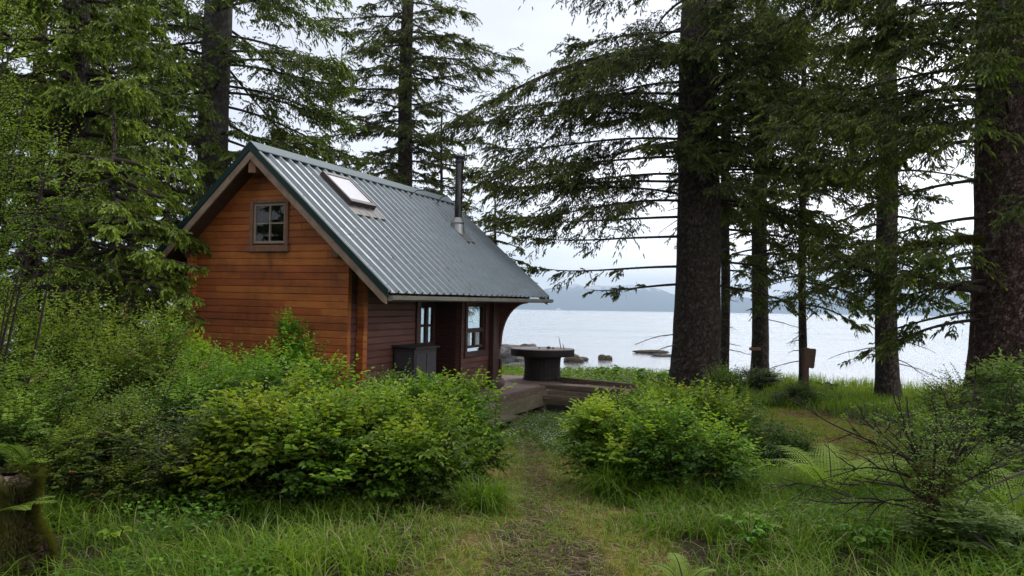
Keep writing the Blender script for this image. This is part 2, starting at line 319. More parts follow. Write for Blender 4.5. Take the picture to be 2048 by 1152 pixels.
def glassmat(name, tintc=(0.9, 0.95, 0.95), rmin=0.06):
    m = bpy.data.materials.new(name); m.use_nodes = True; n = m.node_tree; n.nodes.clear()
    o = N(n, 'ShaderNodeOutputMaterial'); t = N(n, 'ShaderNodeBsdfTransparent'); t.inputs[0].default_value = (*tintc, 1)
    g = N(n, 'ShaderNodeBsdfGlossy'); g.inputs['Roughness'].default_value = 0.02; fr = N(n, 'ShaderNodeLayerWeight'); fr.inputs[0].default_value = 0.5
    ms = N(n, 'ShaderNodeMixShader'); L(n, math_(n, 'ADD', math_(n, 'MULTIPLY', math_(n, 'POWER', fr.outputs['Facing'], 4.0), 0.6), 0.03), ms.inputs[0]); L(n, t.outputs[0], ms.inputs[1]); L(n, g.outputs[0], ms.inputs[2]); L(n, ms.outputs[0], o.inputs[0])
    return m
M['glass'] = glassmat('window_glass')
def rockmat(name, c0, c1, c2):
    m, n, p = mat(name, rough=0.85); a = noise(n, 3, 8, 0.65); v = noise(n, 1.0, 4)
    L(n, mix(n, ramp(n, v, [(0.45, (0, 0, 0)), (0.65, (1, 1, 1))]), ramp(n, a, [(0.3, c0), (0.7, c1)]), c2), p.inputs['Base Color']); bump(n, p, a, 1.0, 0.15); return m
M['rock'] = rockmat('shore_rock', (0.04, 0.038, 0.036), (0.15, 0.14, 0.135), (0.09, 0.08, 0.06))
M['rock_kelp'] = rockmat('weedy_rock', (0.035, 0.028, 0.018), (0.13, 0.10, 0.055), (0.07, 0.05, 0.025))
M['boulder'] = rockmat('beach_boulder', (0.13, 0.085, 0.075), (0.24, 0.17, 0.15), (0.16, 0.12, 0.11))

# ------------------------------------------------------------------ terrain
def sstep(x, a, b): t = np.clip((x - a) / (b - a), 0, 1); return t * t * (3 - 2 * t)
def vnoise(x, y, seed=0):
    x = np.asarray(x, float); y = np.asarray(y, float)
    def h(i, j):
        v = np.sin(i * 127.1 + j * 311.7 + seed * 74.7) * 43758.5453; return v - np.floor(v)
    i = np.floor(x); j = np.floor(y); u = x - i; v = y - j; u = u * u * (3 - 2 * u); v = v * v * (3 - 2 * v)
    return (h(i, j) * (1 - u) + h(i + 1, j) * u) * (1 - v) + (h(i, j + 1) * (1 - u) + h(i + 1, j + 1) * u) * v
def fbm(x, y, o=4, seed=0):
    s = 0; a = 0.5
    for k in range(o): s = s + a * vnoise(np.asarray(x) * 2 ** k, np.asarray(y) * 2 ** k, seed + k); a *= .5
    return s
def shore(x): return 25.5 + 0.12 * np.clip(np.asarray(x, float), -40, 30) * -0.5 + 1.2 * np.sin(np.asarray(x) * .35) + 2 * sstep(-np.asarray(x, float), -2, .5) + 5 * sstep(-np.asarray(x, float), 1, 4)
def gz(x, y):
    x = np.asarray(x, float); y = np.asarray(y, float)
    z = -0.5 * sstep(y, 5, 12.5) - 0.25 * sstep(y, 13, 24) + 0.10 * (fbm(x * .6, y * .6, 3) - .45) * np.clip(1.2 - np.abs(y) / 200, 0, 1)
    z = z + 0.02 * (fbm(x * 4, y * 4, 2, 5) - .4)
    s_ = y - shore(x)
    z = z - 2.6 * sstep(s_, 0, 6) - 3.5 * sstep(s_, 6, 60)
    return z
def gzf(x, y): return float(gz(x, y))
def path_x(y): return np.interp(y, [0, 4.4, 6.2, 8, 10, 11.5, 13], [0.32, 0.28, 0.27, 0.32, 0.36, 0.3, 0.15])
def path_w(y): return np.interp(y, [3, 4.4, 5.5, 6.5, 8, 10, 12], [0.52, 0.42, 0.28, 0.18, 0.13, 0.13, 0.18])
def lawn_mask(x, y):
    """1 inside the mown mossy clearing at the right"""
    d = np.sqrt(((x - 4.2 - (y - 13) * .12) / 3.0) ** 2 + ((y - 12.9) / 4.9) ** 2) + 0.25 * (fbm(x * .9, y * .9, 3, 3) - .45)
    return 1 - sstep(d, 0.8, 1.05)
def pm_mask(x, y):
    d = np.abs(x - path_x(y)) / path_w(y) + 0.7 * (fbm(x * 2.2, y * 2.2, 3, 9) - .45)
    return (1 - sstep(d, 0.7, 1.15)) * (1 - sstep(y, 11.5, 13))
xs = np.concatenate([-np.geomspace(12000, 30, 26), np.arange(-28, 28.01, 0.25), np.geomspace(30, 12000, 26)])
ys = np.concatenate([[-45, -30, -20, -12], np.arange(-6, 38.01, 0.25), np.geomspace(40, 14000, 30)])
X, Y = np.meshgrid(xs, ys); Z = gz(X, Y)
nx, ny = len(xs), len(ys); i = np.arange(ny - 1)[:, None] * nx + np.arange(nx - 1)[None]
m, n, p = mat('forest_floor', rough=0.95, spec=0.1)
at = N(n, 'ShaderNodeAttribute'); at.attribute_name = 'tint'       # 0 soil under plants, .5 moss lawn, 1 trodden path
s1 = noise(n, 5, 6, .7); s2 = noise(n, 45, 4, .75); s3 = noise(n, 0.9, 4, .6)
soil = ramp(n, s1, [(0.3, (0.025, 0.018, 0.012)), (0.7, (0.06, 0.05, 0.025))])
moss = mix(n, ramp(n, s3, [(0.42, (0, 0, 0)), (0.6, (1, 1, 1))]), ramp(n, s1, [(0.3, (0.16, 0.165, 0.022)), (0.7, (0.30, 0.27, 0.04))]), ramp(n, s1, [(0.3, (0.16, 0.10, 0.035)), (0.7, (0.32, 0.21, 0.085))]))
pth = ramp(n, s2, [(0.3, (0.035, 0.024, 0.018)), (0.52, (0.09, 0.065, 0.045)), (0.75, (0.2, 0.155, 0.10))])
c = mix(n, ramp(n, at.outputs['Fac'], [(0.1, (0, 0, 0)), (0.45, (1, 1, 1))]), soil, moss)
c = mix(n, ramp(n, at.outputs['Fac'], [(0.6, (0, 0, 0)), (0.9, (1, 1, 1))]), c, pth)
L(n, c, p.inputs['Base Color']); bump(n, p, math_(n, 'ADD', s2, s1), 0.9, 0.02); M['ground'] = m
tint = np.maximum(np.maximum(lawn_mask(X, Y) * .5, .5 * (1 - sstep(np.abs(X - path_x(Y)), .5, 1.1)) * (np.abs(Y - 8) < 7)), pm_mask(X, Y)).ravel()
gme = quads('ground', np.stack([X, Y, Z], -1).reshape(-1, 3), np.stack([i, i + 1, i + nx + 1, i + nx], -1).reshape(-1, 4), M['ground'], tint=tint, smooth=True)
tag(link('ground', gme), kind='structure')
# water: one sheet at the tide level, reaching past the far shore
WZ = -2.2
m, n, p = mat('sea_water', (0.10, 0.12, 0.14), 0.12, 0, 0.5); p.inputs['IOR'].default_value = 1.6; p.inputs['Coat Weight'].default_value = 0.8; p.inputs['Coat Roughness'].default_value = 0.16
h = math_(n, 'ADD', noise(n, 1.4, 5, .6, sc=(.35, 1.3, 1)), math_(n, 'MULTIPLY', noise(n, .12, 3, .5, sc=(.4, 1.6, 1)), 1.5))
h = math_(n, 'ADD', h, math_(n, 'MULTIPLY', noise(n, .03, 4, .6, sc=(.3, 2.2, 1)), 4.0)); bump(n, p, h, 0.5, 0.35); L(n, ramp(n, noise(n, .02, 4, .6, sc=(.25, 2.0, 1)), [(0.38, (.07,) * 3), (0.62, (.22,) * 3)]), p.inputs['Roughness']); M['water'] = m
wv = [(-14000, 22, WZ), (14000, 22, WZ), (14000, 11500, WZ), (-14000, 11500, WZ)]
tag(link('water', quads('water', wv, [(0, 1, 2, 3)], m)), kind='structure')
# far mountains across the inlet
mx_ = np.linspace(-4500, 8000, 260); my_ = np.linspace(8800, 11400, 60)
X, Y = np.meshgrid(mx_, my_); t = (Y - 8800) / 2600.0
def prof(x): return np.interp(x, [-4500, -1500, -300, 0, 250, 560, 900, 1250, 1600, 2000, 2400, 3000, 3600, 4200, 5000, 6000, 8000], [120, 150, 120, 150, 235, 275, 335, 345, 360, 300, 190, 230, 200, 330, 380, 340, 300])
shape = np.where(t < .7, np.sin(np.clip(t / .7, 0, 1) * math.pi / 2) ** 1.3, 1 - .3 * (t - .7) / .3)
rid = 1 - np.abs(2 * fbm(X / 520, Y / 800, 5, 21) - 1)
Z = WZ - 4 + (prof(X) * shape) * (0.66 + 0.5 * rid) + 12 * (fbm(X / 160, Y / 160, 3, 4) - .4) * shape
front = sstep(t, 0.05, 0.18) * (1 - sstep(t, .2, .42)) * np.maximum(0, fbm(X / 900, Y * 0, 3, 77) - .35) * 330
Z = np.maximum(Z, WZ - 4 + front)
nx, ny = len(mx_), len(my_); i = np.arange(ny - 1)[:, None] * nx + np.arange(nx - 1)[None]
m, n, p = mat('haze_blue_forest_and_snow', rough=1.0, spec=0.0)
t_ = N(n, 'ShaderNodeTexCoord'); s_ = N(n, 'ShaderNodeSeparateXYZ'); L(n, t_.outputs['Object'], s_.inputs[0])
a = noise(n, .008, 6, .7)
hh = math_(n, 'ADD', math_(n, 'DIVIDE', s_.outputs[2], 330.0), math_(n, 'MULTIPLY', math_(n, 'SUBTRACT', a, .5), 1.5))
L(n, mix(n, ramp(n, hh, [(0.86, (0, 0, 0)), (0.96, (1, 1, 1))]), ramp(n, noise(n, .02, 4), [(0.3, (0.015, 0.045, 0.085)), (0.7, (0.04, 0.075, 0.11))]), (0.7, 0.72, 0.75)), p.inputs['Base Color'])  # forest tones tinted blue, so distance haze is partly painted into the colour
mo = link('mountains', quads('mountains', np.stack([X, Y, Z], -1).reshape(-1, 3), np.stack([i, i + 1, i + nx + 1, i + nx], -1).reshape(-1, 4), m, smooth=True))
tag(mo, kind='structure')

# ------------------------------------------------------------------ cabin
CA = R(23.0)
D1 = np.array([math.sin(CA), math.cos(CA), 0]); D2 = np.array([math.cos(CA), -math.sin(CA), 0])
CO = np.array([-2.596, 11.180, -0.1])           # near right corner of the cabin, on the deck
LEN, WID, TC, TH = 5.58, 2.97, -1.43, 0.09
ZR, SL = 4.115, 0.874                             # ridge height, roof slope
cabin = empty('log_cabin', CO, -CA, 'small orange-brown log cabin with steep green ribbed metal roof above the bushes', 'cabin')
cabin.rotation_euler = (R(0.55), R(0.6), -CA)
def roofz(t): return ZR - SL * abs(t - TC)
def planks(mb, plane, c, u0, u1, z0, z1, thick, openings=(), clip=None, seed=0):
    """stacked wall boards with a groove between; plane 'x': wall faces +-x at x=c, boards run along y"""
    rr = random.Random(seed); z = z0
    while z < z1 - 1e-4:
        zt = min(z + PITCHW, z1); a0, a1 = u0, u1
        if clip:
            hw = (ZR - .07 - z) / SL
            if hw <= 0.03: break
            a0 = max(u0, TC - hw); a1 = min(u1, TC + hw)
        segs = [(a0, a1)]
        for (o0, o1, oz0, oz1) in openings:
            if zt > oz0 + .01 and z < oz1 - .01:
                ns = []
                for s0, s1 in segs:
                    if o1 <= s0 or o0 >= s1: ns.append((s0, s1)); continue
                    if o0 > s0: ns.append((s0, o0))
                    if o1 < s1: ns.append((o1, s1))
                segs = ns
        if seed in (1, 2):
            ns = []
            for s0, s1 in segs:
                if s1 - s0 > .9 and rr.random() < .55: cj = rr.uniform(s0 + .3, s1 - .3); ns += [(s0, cj - .0025), (cj + .0025, s1)]
                else: ns.append((s0, s1))
            segs = ns
        for s0, s1 in segs:
            if s1 - s0 < .01: continue
            j = rr.uniform(-.002, .002); g = 0.009
            g = 0.012; pr = [(-thick / 2 + g, z), (thick / 2 - g + j, z), (thick / 2 + j, z + g), (thick / 2 + j, zt - g), (thick / 2 - g + j, zt - .001), (-thick / 2 + g, zt - .001), (-thick / 2 + j, zt - g), (-thick / 2 + j, z + g)]
            nv = len(mb.v)
            if plane == 'x': mb.prism([(c + a, b_) for a, b_ in pr], s0, s1, 'y')
            else: mb.prism([(c + a, b_) for a, b_ in pr], s0, s1, 'x')
            if clip:      # cut the board ends to the roof slope
                for q_ in range(nv, len(mb.v)):
                    x_, y_, z_ = mb.v[q_]; h_ = (ZR - .07 - z_) / SL; mb.v[q_] = (min(max(x_, TC - h_), TC + h_), y_, z_)
        z = zt
# prism axis 'x' takes points (y,z)
g = MB(); win_op = (-1.70, -1.07, 2.66, 3.30)
planks(g, 'y', TH / 2, -WID - .14, 0.14, -0.44, 2.42, TH, (), None, 1)
planks(g, 'y', TH / 2, -WID, -0.01, 2.42, 4.0, TH, (win_op,), ZR - .16, 2)
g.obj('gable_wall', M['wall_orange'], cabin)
# stacked board ends where the side walls cross the gable walls
def logends(name, t0, t1, s0, s1, z0, z1, mt, seed):
    q = MB(); z = z0; rr = random.Random(seed)
    while z < z1:
        j = rr.uniform(-.006, .006); q.box(t0, t1, s0 + j, s1, z + .003, z + PITCHW - .003); z += PITCHW
    return q.obj(name, mt, cabin, bevel=.006)
logends('wall_end', -WID + .0, -WID + .1, -.13, -.001, -0.39, 2.45, M['wall_orange'], 3)
logends('wall_end', .051, .185, .36, .47, -0.39, 2.2, M['wall_orange'], 4)
# side wall with the door recess
S0, S1, RD = 2.30, 3.90, 0.55
lw = MB()
w2 = (4.20, 5.05, 0.84, 1.74)
planks(lw, 'x', 0, TH + .002, S0, -0.12, 2.62, TH, (), None, 5)
planks(lw, 'x', 0, S1, LEN - .002, -0.12, 2.62, TH, (w2,), None, 6)
planks(lw, 'x', 0, S0, S1, 1.98, 2.62, TH, (), None, 7)
planks(lw, 'x', -RD, S0 + TH, 3.0, -0.12, 1.98, TH, (), None, 8)
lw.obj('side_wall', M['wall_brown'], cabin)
rw = MB(); planks(rw, 'y', S0 + .0455, -RD - .045, -.047, -0.12, 1.978, TH, (), None, 9); planks(rw, 'y', S1 + .0455, -RD - .045, -.047, -0.12, 1.978, TH, (), None, 10)
rw.box(-RD - .04, -.05, S0 + .1, S1 - .002, 1.99, 2.05)
rw.obj('recess_wall', M['dark_frame'], cabin)
bw = MB(); planks(bw, 'x', -WID + .045, TH, LEN, -0.44, 2.55, TH, (), None, 11); bw.obj('back_wall', M['wall_orange'], cabin)
# far gable wall with big windows
fg = MB(); fo = (-2.35, -0.28, 0.62, 1.86)
planks(fg, 'y', LEN + TH / 2, -WID - .14, 0.16, -0.44, 2.2, TH, (fo,), None, 12)
planks(fg, 'y', LEN + TH / 2, -WID, -0.01, 2.2, 4.0, TH, (), ZR - .16, 13)
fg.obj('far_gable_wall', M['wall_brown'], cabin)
# curved knee wall carrying the eave at the far corner
k = MB(); cv = [(0.161, 0.75)] + [(0.19 + 0.62 * (1 - math.cos(a_)) * .98, 0.90 + 0.88 * math.sin(a_)) for a_ in np.linspace(0, math.pi / 2 * .97, 12)] + [(0.83, 1.90), (0.161, 2.5)]
cv = [(x, min(z, roofz(x) - .10)) for x, z in cv]
k.prism(cv, LEN + .005, LEN + .085, 'y'); k.obj('eave_bracket', M['wall_brown'], cabin)
k = MB(); k.box(.161, .2, LEN + .01, LEN + .08, -.0, .55); k.box(.05, .16, LEN - .3, LEN - .004, 0.0, 2.2); k.obj('corner_post', M['dark_frame'], cabin)
for xa in (-.09, -WID - .05):
    k = MB(); k.box(xa, xa + .13, -.14, -.001, 2.43, 2.64); k.obj('purlin_end', M['grey_frame'], cabin, bevel=.01)
k = MB(); k.box(TC - .07, TC + .07, -.38, LEN + .42, 3.72, 3.94); k.obj('ridge_beam', M['grey_frame'], cabin, bevel=.008)
k = MB(); k.box(-WID + .1, -.05, TH + .01, LEN - .01, -.08, -.02); k.box(-WID + .1, -RD - .06, TH + .01, LEN - .01, 2.3, 2.36)
k.box(-WID + .1, -.05, 2.2, 2.26, -.02, 1.0)
k.obj('interior_floor', M['interior'], cabin)
for ya, yb in ((S0 - .14, S0), (S1 + .001, S1 + .05)):
    k = MB(); k.box(.05, .08, ya, yb, 0, 2.0); k.obj('door_casing', M['dark_frame'], cabin)
# door: frame, boards, four-pane light
d_ = empty('door', (0, 0, 0)); d_.parent = cabin
dx = -RD + .02; k = MB(); y0, y1 = 3.02, 3.88
k.box(dx - .03, dx + .03, y0, y1, 0.01, .97); k.box(dx - .03, dx + .03, y0, 3.26, .97, 1.92); k.box(dx - .03, dx + .03, 3.78, y1, .97, 1.92); k.box(dx - .03, dx + .03, 3.26, 3.78, 1.66, 1.92)
for yy in (3.15, 3.52, 3.8): k.box(dx + .031, dx + .045, yy - .05, yy + .05, .12, .9)
k.obj('door_panel', M['dark_frame'], d_)
k = MB(); k.box(dx - .02, dx + .02, 3.49, 3.54, .97, 1.66); k.box(dx - .018, dx + .018, 3.26, 3.78, 1.28, 1.33); k.obj('glazing_bar', M['dark_frame'], d_)
k = MB(); k.box(dx - .003, dx + .003, 3.26, 3.78, .97, 1.66); k.obj('pane', M['glass'], d_)
k = MB(); k.lathe([(.001, 0), (.028, 0), (.03, .03), (.015, .05), (.012, .05)], 12); kk = k.obj('door_handle', M['brass'], d_, smooth=True); kk.location = (dx + .035, 3.1, 1.0); kk.rotation_euler = (0, R(90), 0)
# gable window: trim, sash and four panes
wn = empty('upper_window', (0, 0, 0)); wn.parent = cabin
k = MB(); x0, x1, z0, z1 = win_op
k.box(x0 - .07, x0 - .001, -.03, -.001, z0 - .03, z1 + .05); k.box(x1 + .001, x1 + .07, -.03, -.001, z0 - .03, z1 + .05); k.box(x0, x1, -.028, -.001, z1 + .001, z1 + .05)
k.box(x0 - .085, x1 + .085, -.045, -.001, z0 - .13, z0 - .035); k.obj('window_frame', M['grey_frame'], wn, bevel=.004)
k = MB()
k.box(x0, x0 + .035, .0, .04, z0, z1); k.box(x1 - .035, x1, .0, .04, z0, z1); k.box(x0 + .035, x1 - .035, .001, .039, z0, z0 + .04); k.box(x0 + .035, x1 - .035, .001, .039, z1 - .04, z1)
xm = (x0 + x1) / 2; zm = (z0 + z1) / 2; k.box(xm - .012, xm + .012, .005, .035, z0 + .04, z1 - .04); k.box(x0 + .035, x1 - .035, .008, .032, zm - .011, zm + .011); k.obj('sash', M['sash'], wn)
k = MB(); k.box(x0 + .03, x1 - .03, .018, .022, z0 + .03, z1 - .03); k.obj('pane', M['glass'], wn)
# side window beside the door
wn = empty('side_window', (0, 0, 0)); wn.parent = cabin; y0, y1, z0, z1 = w2; xf = TH / 2
k = MB(); k.box(xf + .001, xf + .03, y0 - .09, y0, z0 - .06, z1 + .06); k.box(xf + .001, xf + .03, y1, y1 + .09, z0 - .06, z1 + .06); k.box(xf + .001, xf + .035, y0 - .12, y1 + .12, z0 - .17, z0 - .061)
k.box(xf + .001, xf + .034, y0 - .12, y1 + .12, z1 + .0, z1 + .12); k.prism([(y0 + .28, z1 + .121), (y1 - .28, z1 + .121), ((y0 + y1) / 2, z1 + .16)], xf + .002, xf + .03, 'x'); k.obj('window_frame', M['dark_frame'], wn)
k = MB(); k.box(-.03, .03, y0, y0 + .05, z0, z1); k.box(-.03, .03, y1 - .05, y1, z0, z1); k.box(-.029, .029, y0 + .05, y1 - .05, z0, z0 + .05); k.box(-.029, .029, y0 + .05, y1 - .05, z1 - .05, z1)
zm = z0 + .36; k.box(-.029, .029, y0 + .05, y1 - .05, zm - .045, zm + .045); ym = (y0 + y1) / 2; k.box(-.028, .028, ym - .035, ym + .035, z0 + .05, zm - .045); k.obj('sash', M['dark_frame'], wn)
k = MB(); k.box(-.004, .0, y0 + .03, y1 - .03, z0 + .03, z1 - .03); k.obj('pane', M['glass'], wn)
q = Q()
for ya, yb in ((y0 + .05, ym - .06), (ym + .06, y1 - .05)):
    yy = np.linspace(ya, yb, 16); xx = -.06 + .012 * np.sin(yy * 90); V = np.concatenate([np.stack([xx, yy, np.full(16, z0 + .02)], -1), np.stack([xx, yy, np.full(16, zm)], -1)]); a_ = np.arange(15); q.add(V, np.stack([a_, a_ + 1, a_ + 17, a_ + 16], -1))
cu = q.obj('curtain', M['cloth'], wn)
# far window
wn = empty('far_window', (0, 0, 0)); wn.parent = cabin; x0, x1, z0, z1 = fo
k = MB()
for xa in (x0, -1.72, -.95, x1 - .05): k.box(xa, xa + .05, LEN + .0, LEN + .1, z0, z1)
k.box(x0 + .05, x1 - .05, LEN + .001, LEN + .099, z0, z0 + .04); k.box(x0 + .05, x1 - .05, LEN + .001, LEN + .099, z1 - .04, z1); k.obj('sash', M['dark_frame'], wn)
k = MB(); k.box(x0 + .02, x1 - .02, LEN + .04, LEN + .045, z0 + .02, z1 - .02); k.obj('pane', M['glass'], wn)
# roof
roof = empty('roof', (0, 0, 0)); roof.parent = cabin
RS0, RS1, HW = -0.42, 6.10, 2.53
def slab(side):
    nx_, nz_ = math.sin(math.atan(SL)) * side, math.cos(math.atan(SL))
    ex = TC + side * HW; ez = ZR - SL * HW
    return (TC, ZR), (ex, ez), (nx_, nz_)
rib = 0.229; prof_ = []; s = RS0
while s < RS1 - .01:
    e_ = min(s + rib, RS1)
    prof_ += [(s, 0), (s + .010, .046), (s + .030, .046), (s + .048, 0)]
    s = e_
prof_ += [(RS1, 0)]; P_ = np.array(prof_)
for side in (1, -1):
    A_, B_, nn_ = slab(side); q = Q(); st = 14
    tt = np.linspace(0, 1, st + 1); wob = 0.003 * np.sin(P_[:, 0][None] * 3 + tt[:, None] * 9)
    h_ = P_[:, 1][None] + 0.012 + wob
    V = np.stack([A_[0] + (B_[0] - A_[0]) * tt[:, None] + nn_[0] * h_, np.broadcast_to(P_[:, 0][None], h_.shape), A_[1] + (B_[1] - A_[1]) * tt[:, None] + nn_[1] * h_], -1)
    k_ = len(P_); i = np.arange(st)[:, None] * k_ + np.arange(k_ - 1)[None]
    F = np.stack([i, i + 1, i + k_ + 1, i + k_], -1).reshape(-1, 4); q.add(V.reshape(-1, 3), F if side < 0 else F[:, ::-1])
    q.obj('roof_sheet', M['roof'], roof)
    k = MB()   # boarding under the sheet
    th = .045; k.prism([(A_[0], A_[1]), (B_[0] - side * .05, B_[1] + SL * .05), (B_[0] - side * .05 - nn_[0] * th, B_[1] + SL * .05 - nn_[1] * th), (A_[0], A_[1] - th / nn_[1])], RS0 + .03, RS1 - .03, 'y'); k.obj('roof_boarding', M['soffit'], roof)
    for s_a, s_b, nm in ((RS0 + .0, RS0 + .028, 'barge_board'), (RS1 - .028, RS1, 'barge_board')):
        k = MB(); tk = .13; k.prism([(A_[0], A_[1] - .062), (B_[0] - side * .02, B_[1] + .02 * SL - .062), (B_[0] - side * .02, B_[1] - .02 - tk), (B_[0] - side * .09, B_[1] + .09 * SL - .062 - tk), (A_[0], A_[1] - .062 - tk)], s_a, s_b, 'y'); k.obj(nm, M['barge'], roof)
        k = MB(); o_ = -.012 if s_a < 0 else .012
        k.prism([(A_[0], A_[1] + .055), (B_[0] + side * .01, B_[1] + .055), (B_[0] + side * .01, B_[1] - .055), (A_[0], A_[1] - .055)], s_a + o_ - .004, s_b + o_ - .004, 'y')
        kk = [(A_[0], A_[1] + .057), (B_[0], B_[1] + .057), (B_[0], B_[1] + .062), (A_[0], A_[1] + .062)]
        k.prism(kk, (s_a + o_ - .004), (s_a + o_ + .09) if s_a < 0 else (s_a + o_ + .02), 'y')
        k.obj('rake_trim', M['trim_green'], roof)
    k = MB(); k.prism([(B_[0] - side * .015, B_[1] - .025), (B_[0] + side * .07, B_[1] - .025), (B_[0] + side * .075, B_[1] - .085), (B_[0] + side * .03, B_[1] - .105), (B_[0] - side * .015, B_[1] - .10)], RS0 + .03, RS1 + .12, 'y'); k.obj('gutter', M['gutter'], roof)
k = MB()
for side in (1, -1):
    A_, B_, nn_ = slab(side); tl_ = (-nn_[1] * -side, -SL * nn_[1])
    k.prism([(TC, ZR + .095), (TC + side * .17, ZR + .095 - .17 * SL), (TC + side * .17, ZR + .080 - .17 * SL), (TC, ZR + .080)], RS0 - .012, RS1 + .012, 'y')
k.obj('ridge_cap', M['ridge'], roof)
q = Q(); nl_ = 520; rl = np.random.default_rng(8); tl_ = TC + .12 + (HW - .2) * rl.random(nl_) ** .7; sl2 = RS0 + .1 + (RS1 - RS0 - .2) * rl.random(nl_)
P = np.array([(t_ + .658 * .02, s_, ZR - SL * (t_ - TC) + .753 * .022) for t_, s_ in zip(tl_, sl2)]); Dl = rl.normal(0, 1, (nl_, 2)); Dl = np.stack([Dl[:, 0] * .753, Dl[:, 1], -Dl[:, 0] * .658], -1)
strips(q, P, Dl, rl.uniform(.02, .09, nl_), .004, rl.random(nl_) * .8, 0, 0); tag(q.obj('needle_litter', [M['straw']], roof), kind='stuff')
# skylight on the right-hand slope
sl_ = empty('skylight', (0, 0, 0)); sl_.parent = cabin
def onroof(t, s, h=0.0):
    a_ = math.atan(SL); return (t + math.sin(a_) * h, s, roofz(t) + math.cos(a_) * h)
def rbox(mb, t0, t1, s0, s1, h0, h1):
    mb.add([onroof(a, b_, h) for h in (h0, h1) for a, b_ in ((t0, s0), (t1, s0), (t1, s1), (t0, s1))], [(0, 3, 2, 1), (4, 5, 6, 7), (0, 1, 5, 4), (1, 2, 6, 5), (2, 3, 7, 6), (3, 0, 4, 7)])
a0, a1, b0, b1 = -1.12, -.52, .84, 1.58
k = MB(); rbox(k, a0, a0 + .05, b0, b1, .0, .13); rbox(k, a1 - .06, a1, b0, b1, .0, .13); rbox(k, a0 + .05, a1 - .06, b0, b0 + .05, .0, .129); rbox(k, a0 + .05, a1 - .06, b1 - .05, b1, .0, .129); k.obj('skylight_frame', M['skyframe'], sl_)
k = MB(); rbox(k, a0 + .05, a1 - .06, b0 + .05, b1 - .05, .09, .118); k.obj('skylight_pane', M['skyglass'], sl_)
k = MB(); rbox(k, a0 - .08, a1, b0 - .1, b0 - .002, .046, .05); rbox(k, a1 + .002, a1 + .19, b0 - .1, b1 + .1, .046, .051); rbox(k, a0 - .08, a1, b1 + .002, b1 + .1, .046, .05); k.obj('skylight_flashing', M['flash_brown'], sl_)
# stove pipe
ch = empty('stove_pipe', (0, 0, 0)); ch.parent = cabin
ct, cs = -.44, 4.66; cz = roofz(ct)
k = MB(); k.lathe([(.082, .28), (.082, 1.52), (.080, 1.52)], 20, (ct, cs, cz)); k.lathe([(.086, .86), (.086, .90)], 20, (ct, cs, cz)); k.obj('pipe', M['pipe'], ch, smooth=False)
k = MB(); k.lathe([(.09, 1.45), (.10, 1.46), (.10, 1.50), (.08, 1.51), (.08, 1.56), (.115, 1.57), (.12, 1.61), (.06, 1.645), (.01, 1.65)], 20, (ct, cs, cz)); k.obj('pipe_cap', M['pipe_cap'], ch)
k = MB(); k.lathe([(.17, -.16), (.135, .17), (.14, .18), (.15, .20), (.13, .24), (.09, .30), (.084, .31)], 20, (ct, cs, cz)); k.obj('boot', M['flashing'], ch)
k = MB(); rbox(k, ct - .2, ct + .28, cs - .22, cs + .22, .047, .052); k.obj('base_flashing', M['flashing'], ch)
k = MB()
for s_m in (3.78, 4.95):
    k.tube([onroof(-1.16, s_m, .05), (-1.0, s_m + (.1 if s_m < 4 else -.02), cz + .80), (ct - .03, cs, cz + .88)], .009, 6)
    rbox(k, -1.2, -1.12, s_m - .04, s_m + .04, .04, .06)
k.obj('brace_rod', M['pipe'], ch)
# hanger in the side window
hg = empty('clothes_hanger', CO + D2 * -.10 + D1 * 4.62 + np.array([0, 0, 1.42]), -CA, 'black wire coat hanger hanging inside the side window', 'hanger')
k = MB(); k.tube([(0, -.17, 0), (0, 0, .12), (0, .17, 0), (0, -.17, 0)], .006, 5); k.tube([(0, 0, .12), (0, 0, .2), (0, .04, .235), (0, .03, .27), (0, -.02, .27)], .005, 5); k.obj('hanger_wire', M['hanger'], hg)
k = MB(); k.tube([(0, -.5, .27), (0, .5, .27)], .008, 6); tag(k.obj('hanging_rod', M['hanger']), 'thin dark rod across the inside of the side window', 'rod')
bpy.data.objects['hanging_rod'].location = hg.location; bpy.data.objects['hanging_rod'].rotation_euler = hg.rotation_euler

# ------------------------------------------------------------------ deck, steps and what stands on it
dk = empty('wooden_deck', CO, -CA, 'weathered plank deck wrapping the cabin corner beside the round table', 'deck')
k = MB(); rr = random.Random(4)
s = -0.6
while s < 8.3:
    w_ = .138
    t1 = 1.30 if s < 5.55 else (2.9 if s < 6.9 else 1.2 - (s - 6.9) * .9)
    t0 = .06 if s < 5.7 else -3.0
    k.box(t0, t1 + rr.uniform(-.01, .01), s, s + w_, -.038, rr.uniform(-.003, .0)); s += w_ + .008
k.obj('deck_boards', M['deck'], dk)
k = MB(); k.box(1.302, 1.35, -.6, 5.50, -.30, -.02); k.box(1.35, 2.9, 5.50, 5.545, -.30, -.02); k.box(-3.0, 1.3, 8.32, 8.36, -.3, -.03)
for s in (0, 1.8, 3.6): k.box(.1, 1.30, s, s + .06, -.25, -.04)
k.obj('rim_joist', M['deckbeam'], dk)
for t_, s_ in ((1.22, .3), (1.22, 2.6), (1.22, 4.35), (1.22, 5.35), (2.4, 5.62), (2.7, 5.62), (-.2, 8.2), (-2, 8.2)):
    k = MB(); k.box(t_, t_ + .1, s_, s_ + .1, -.75, -.045); k.obj('deck_post', M['deckbeam'], dk)
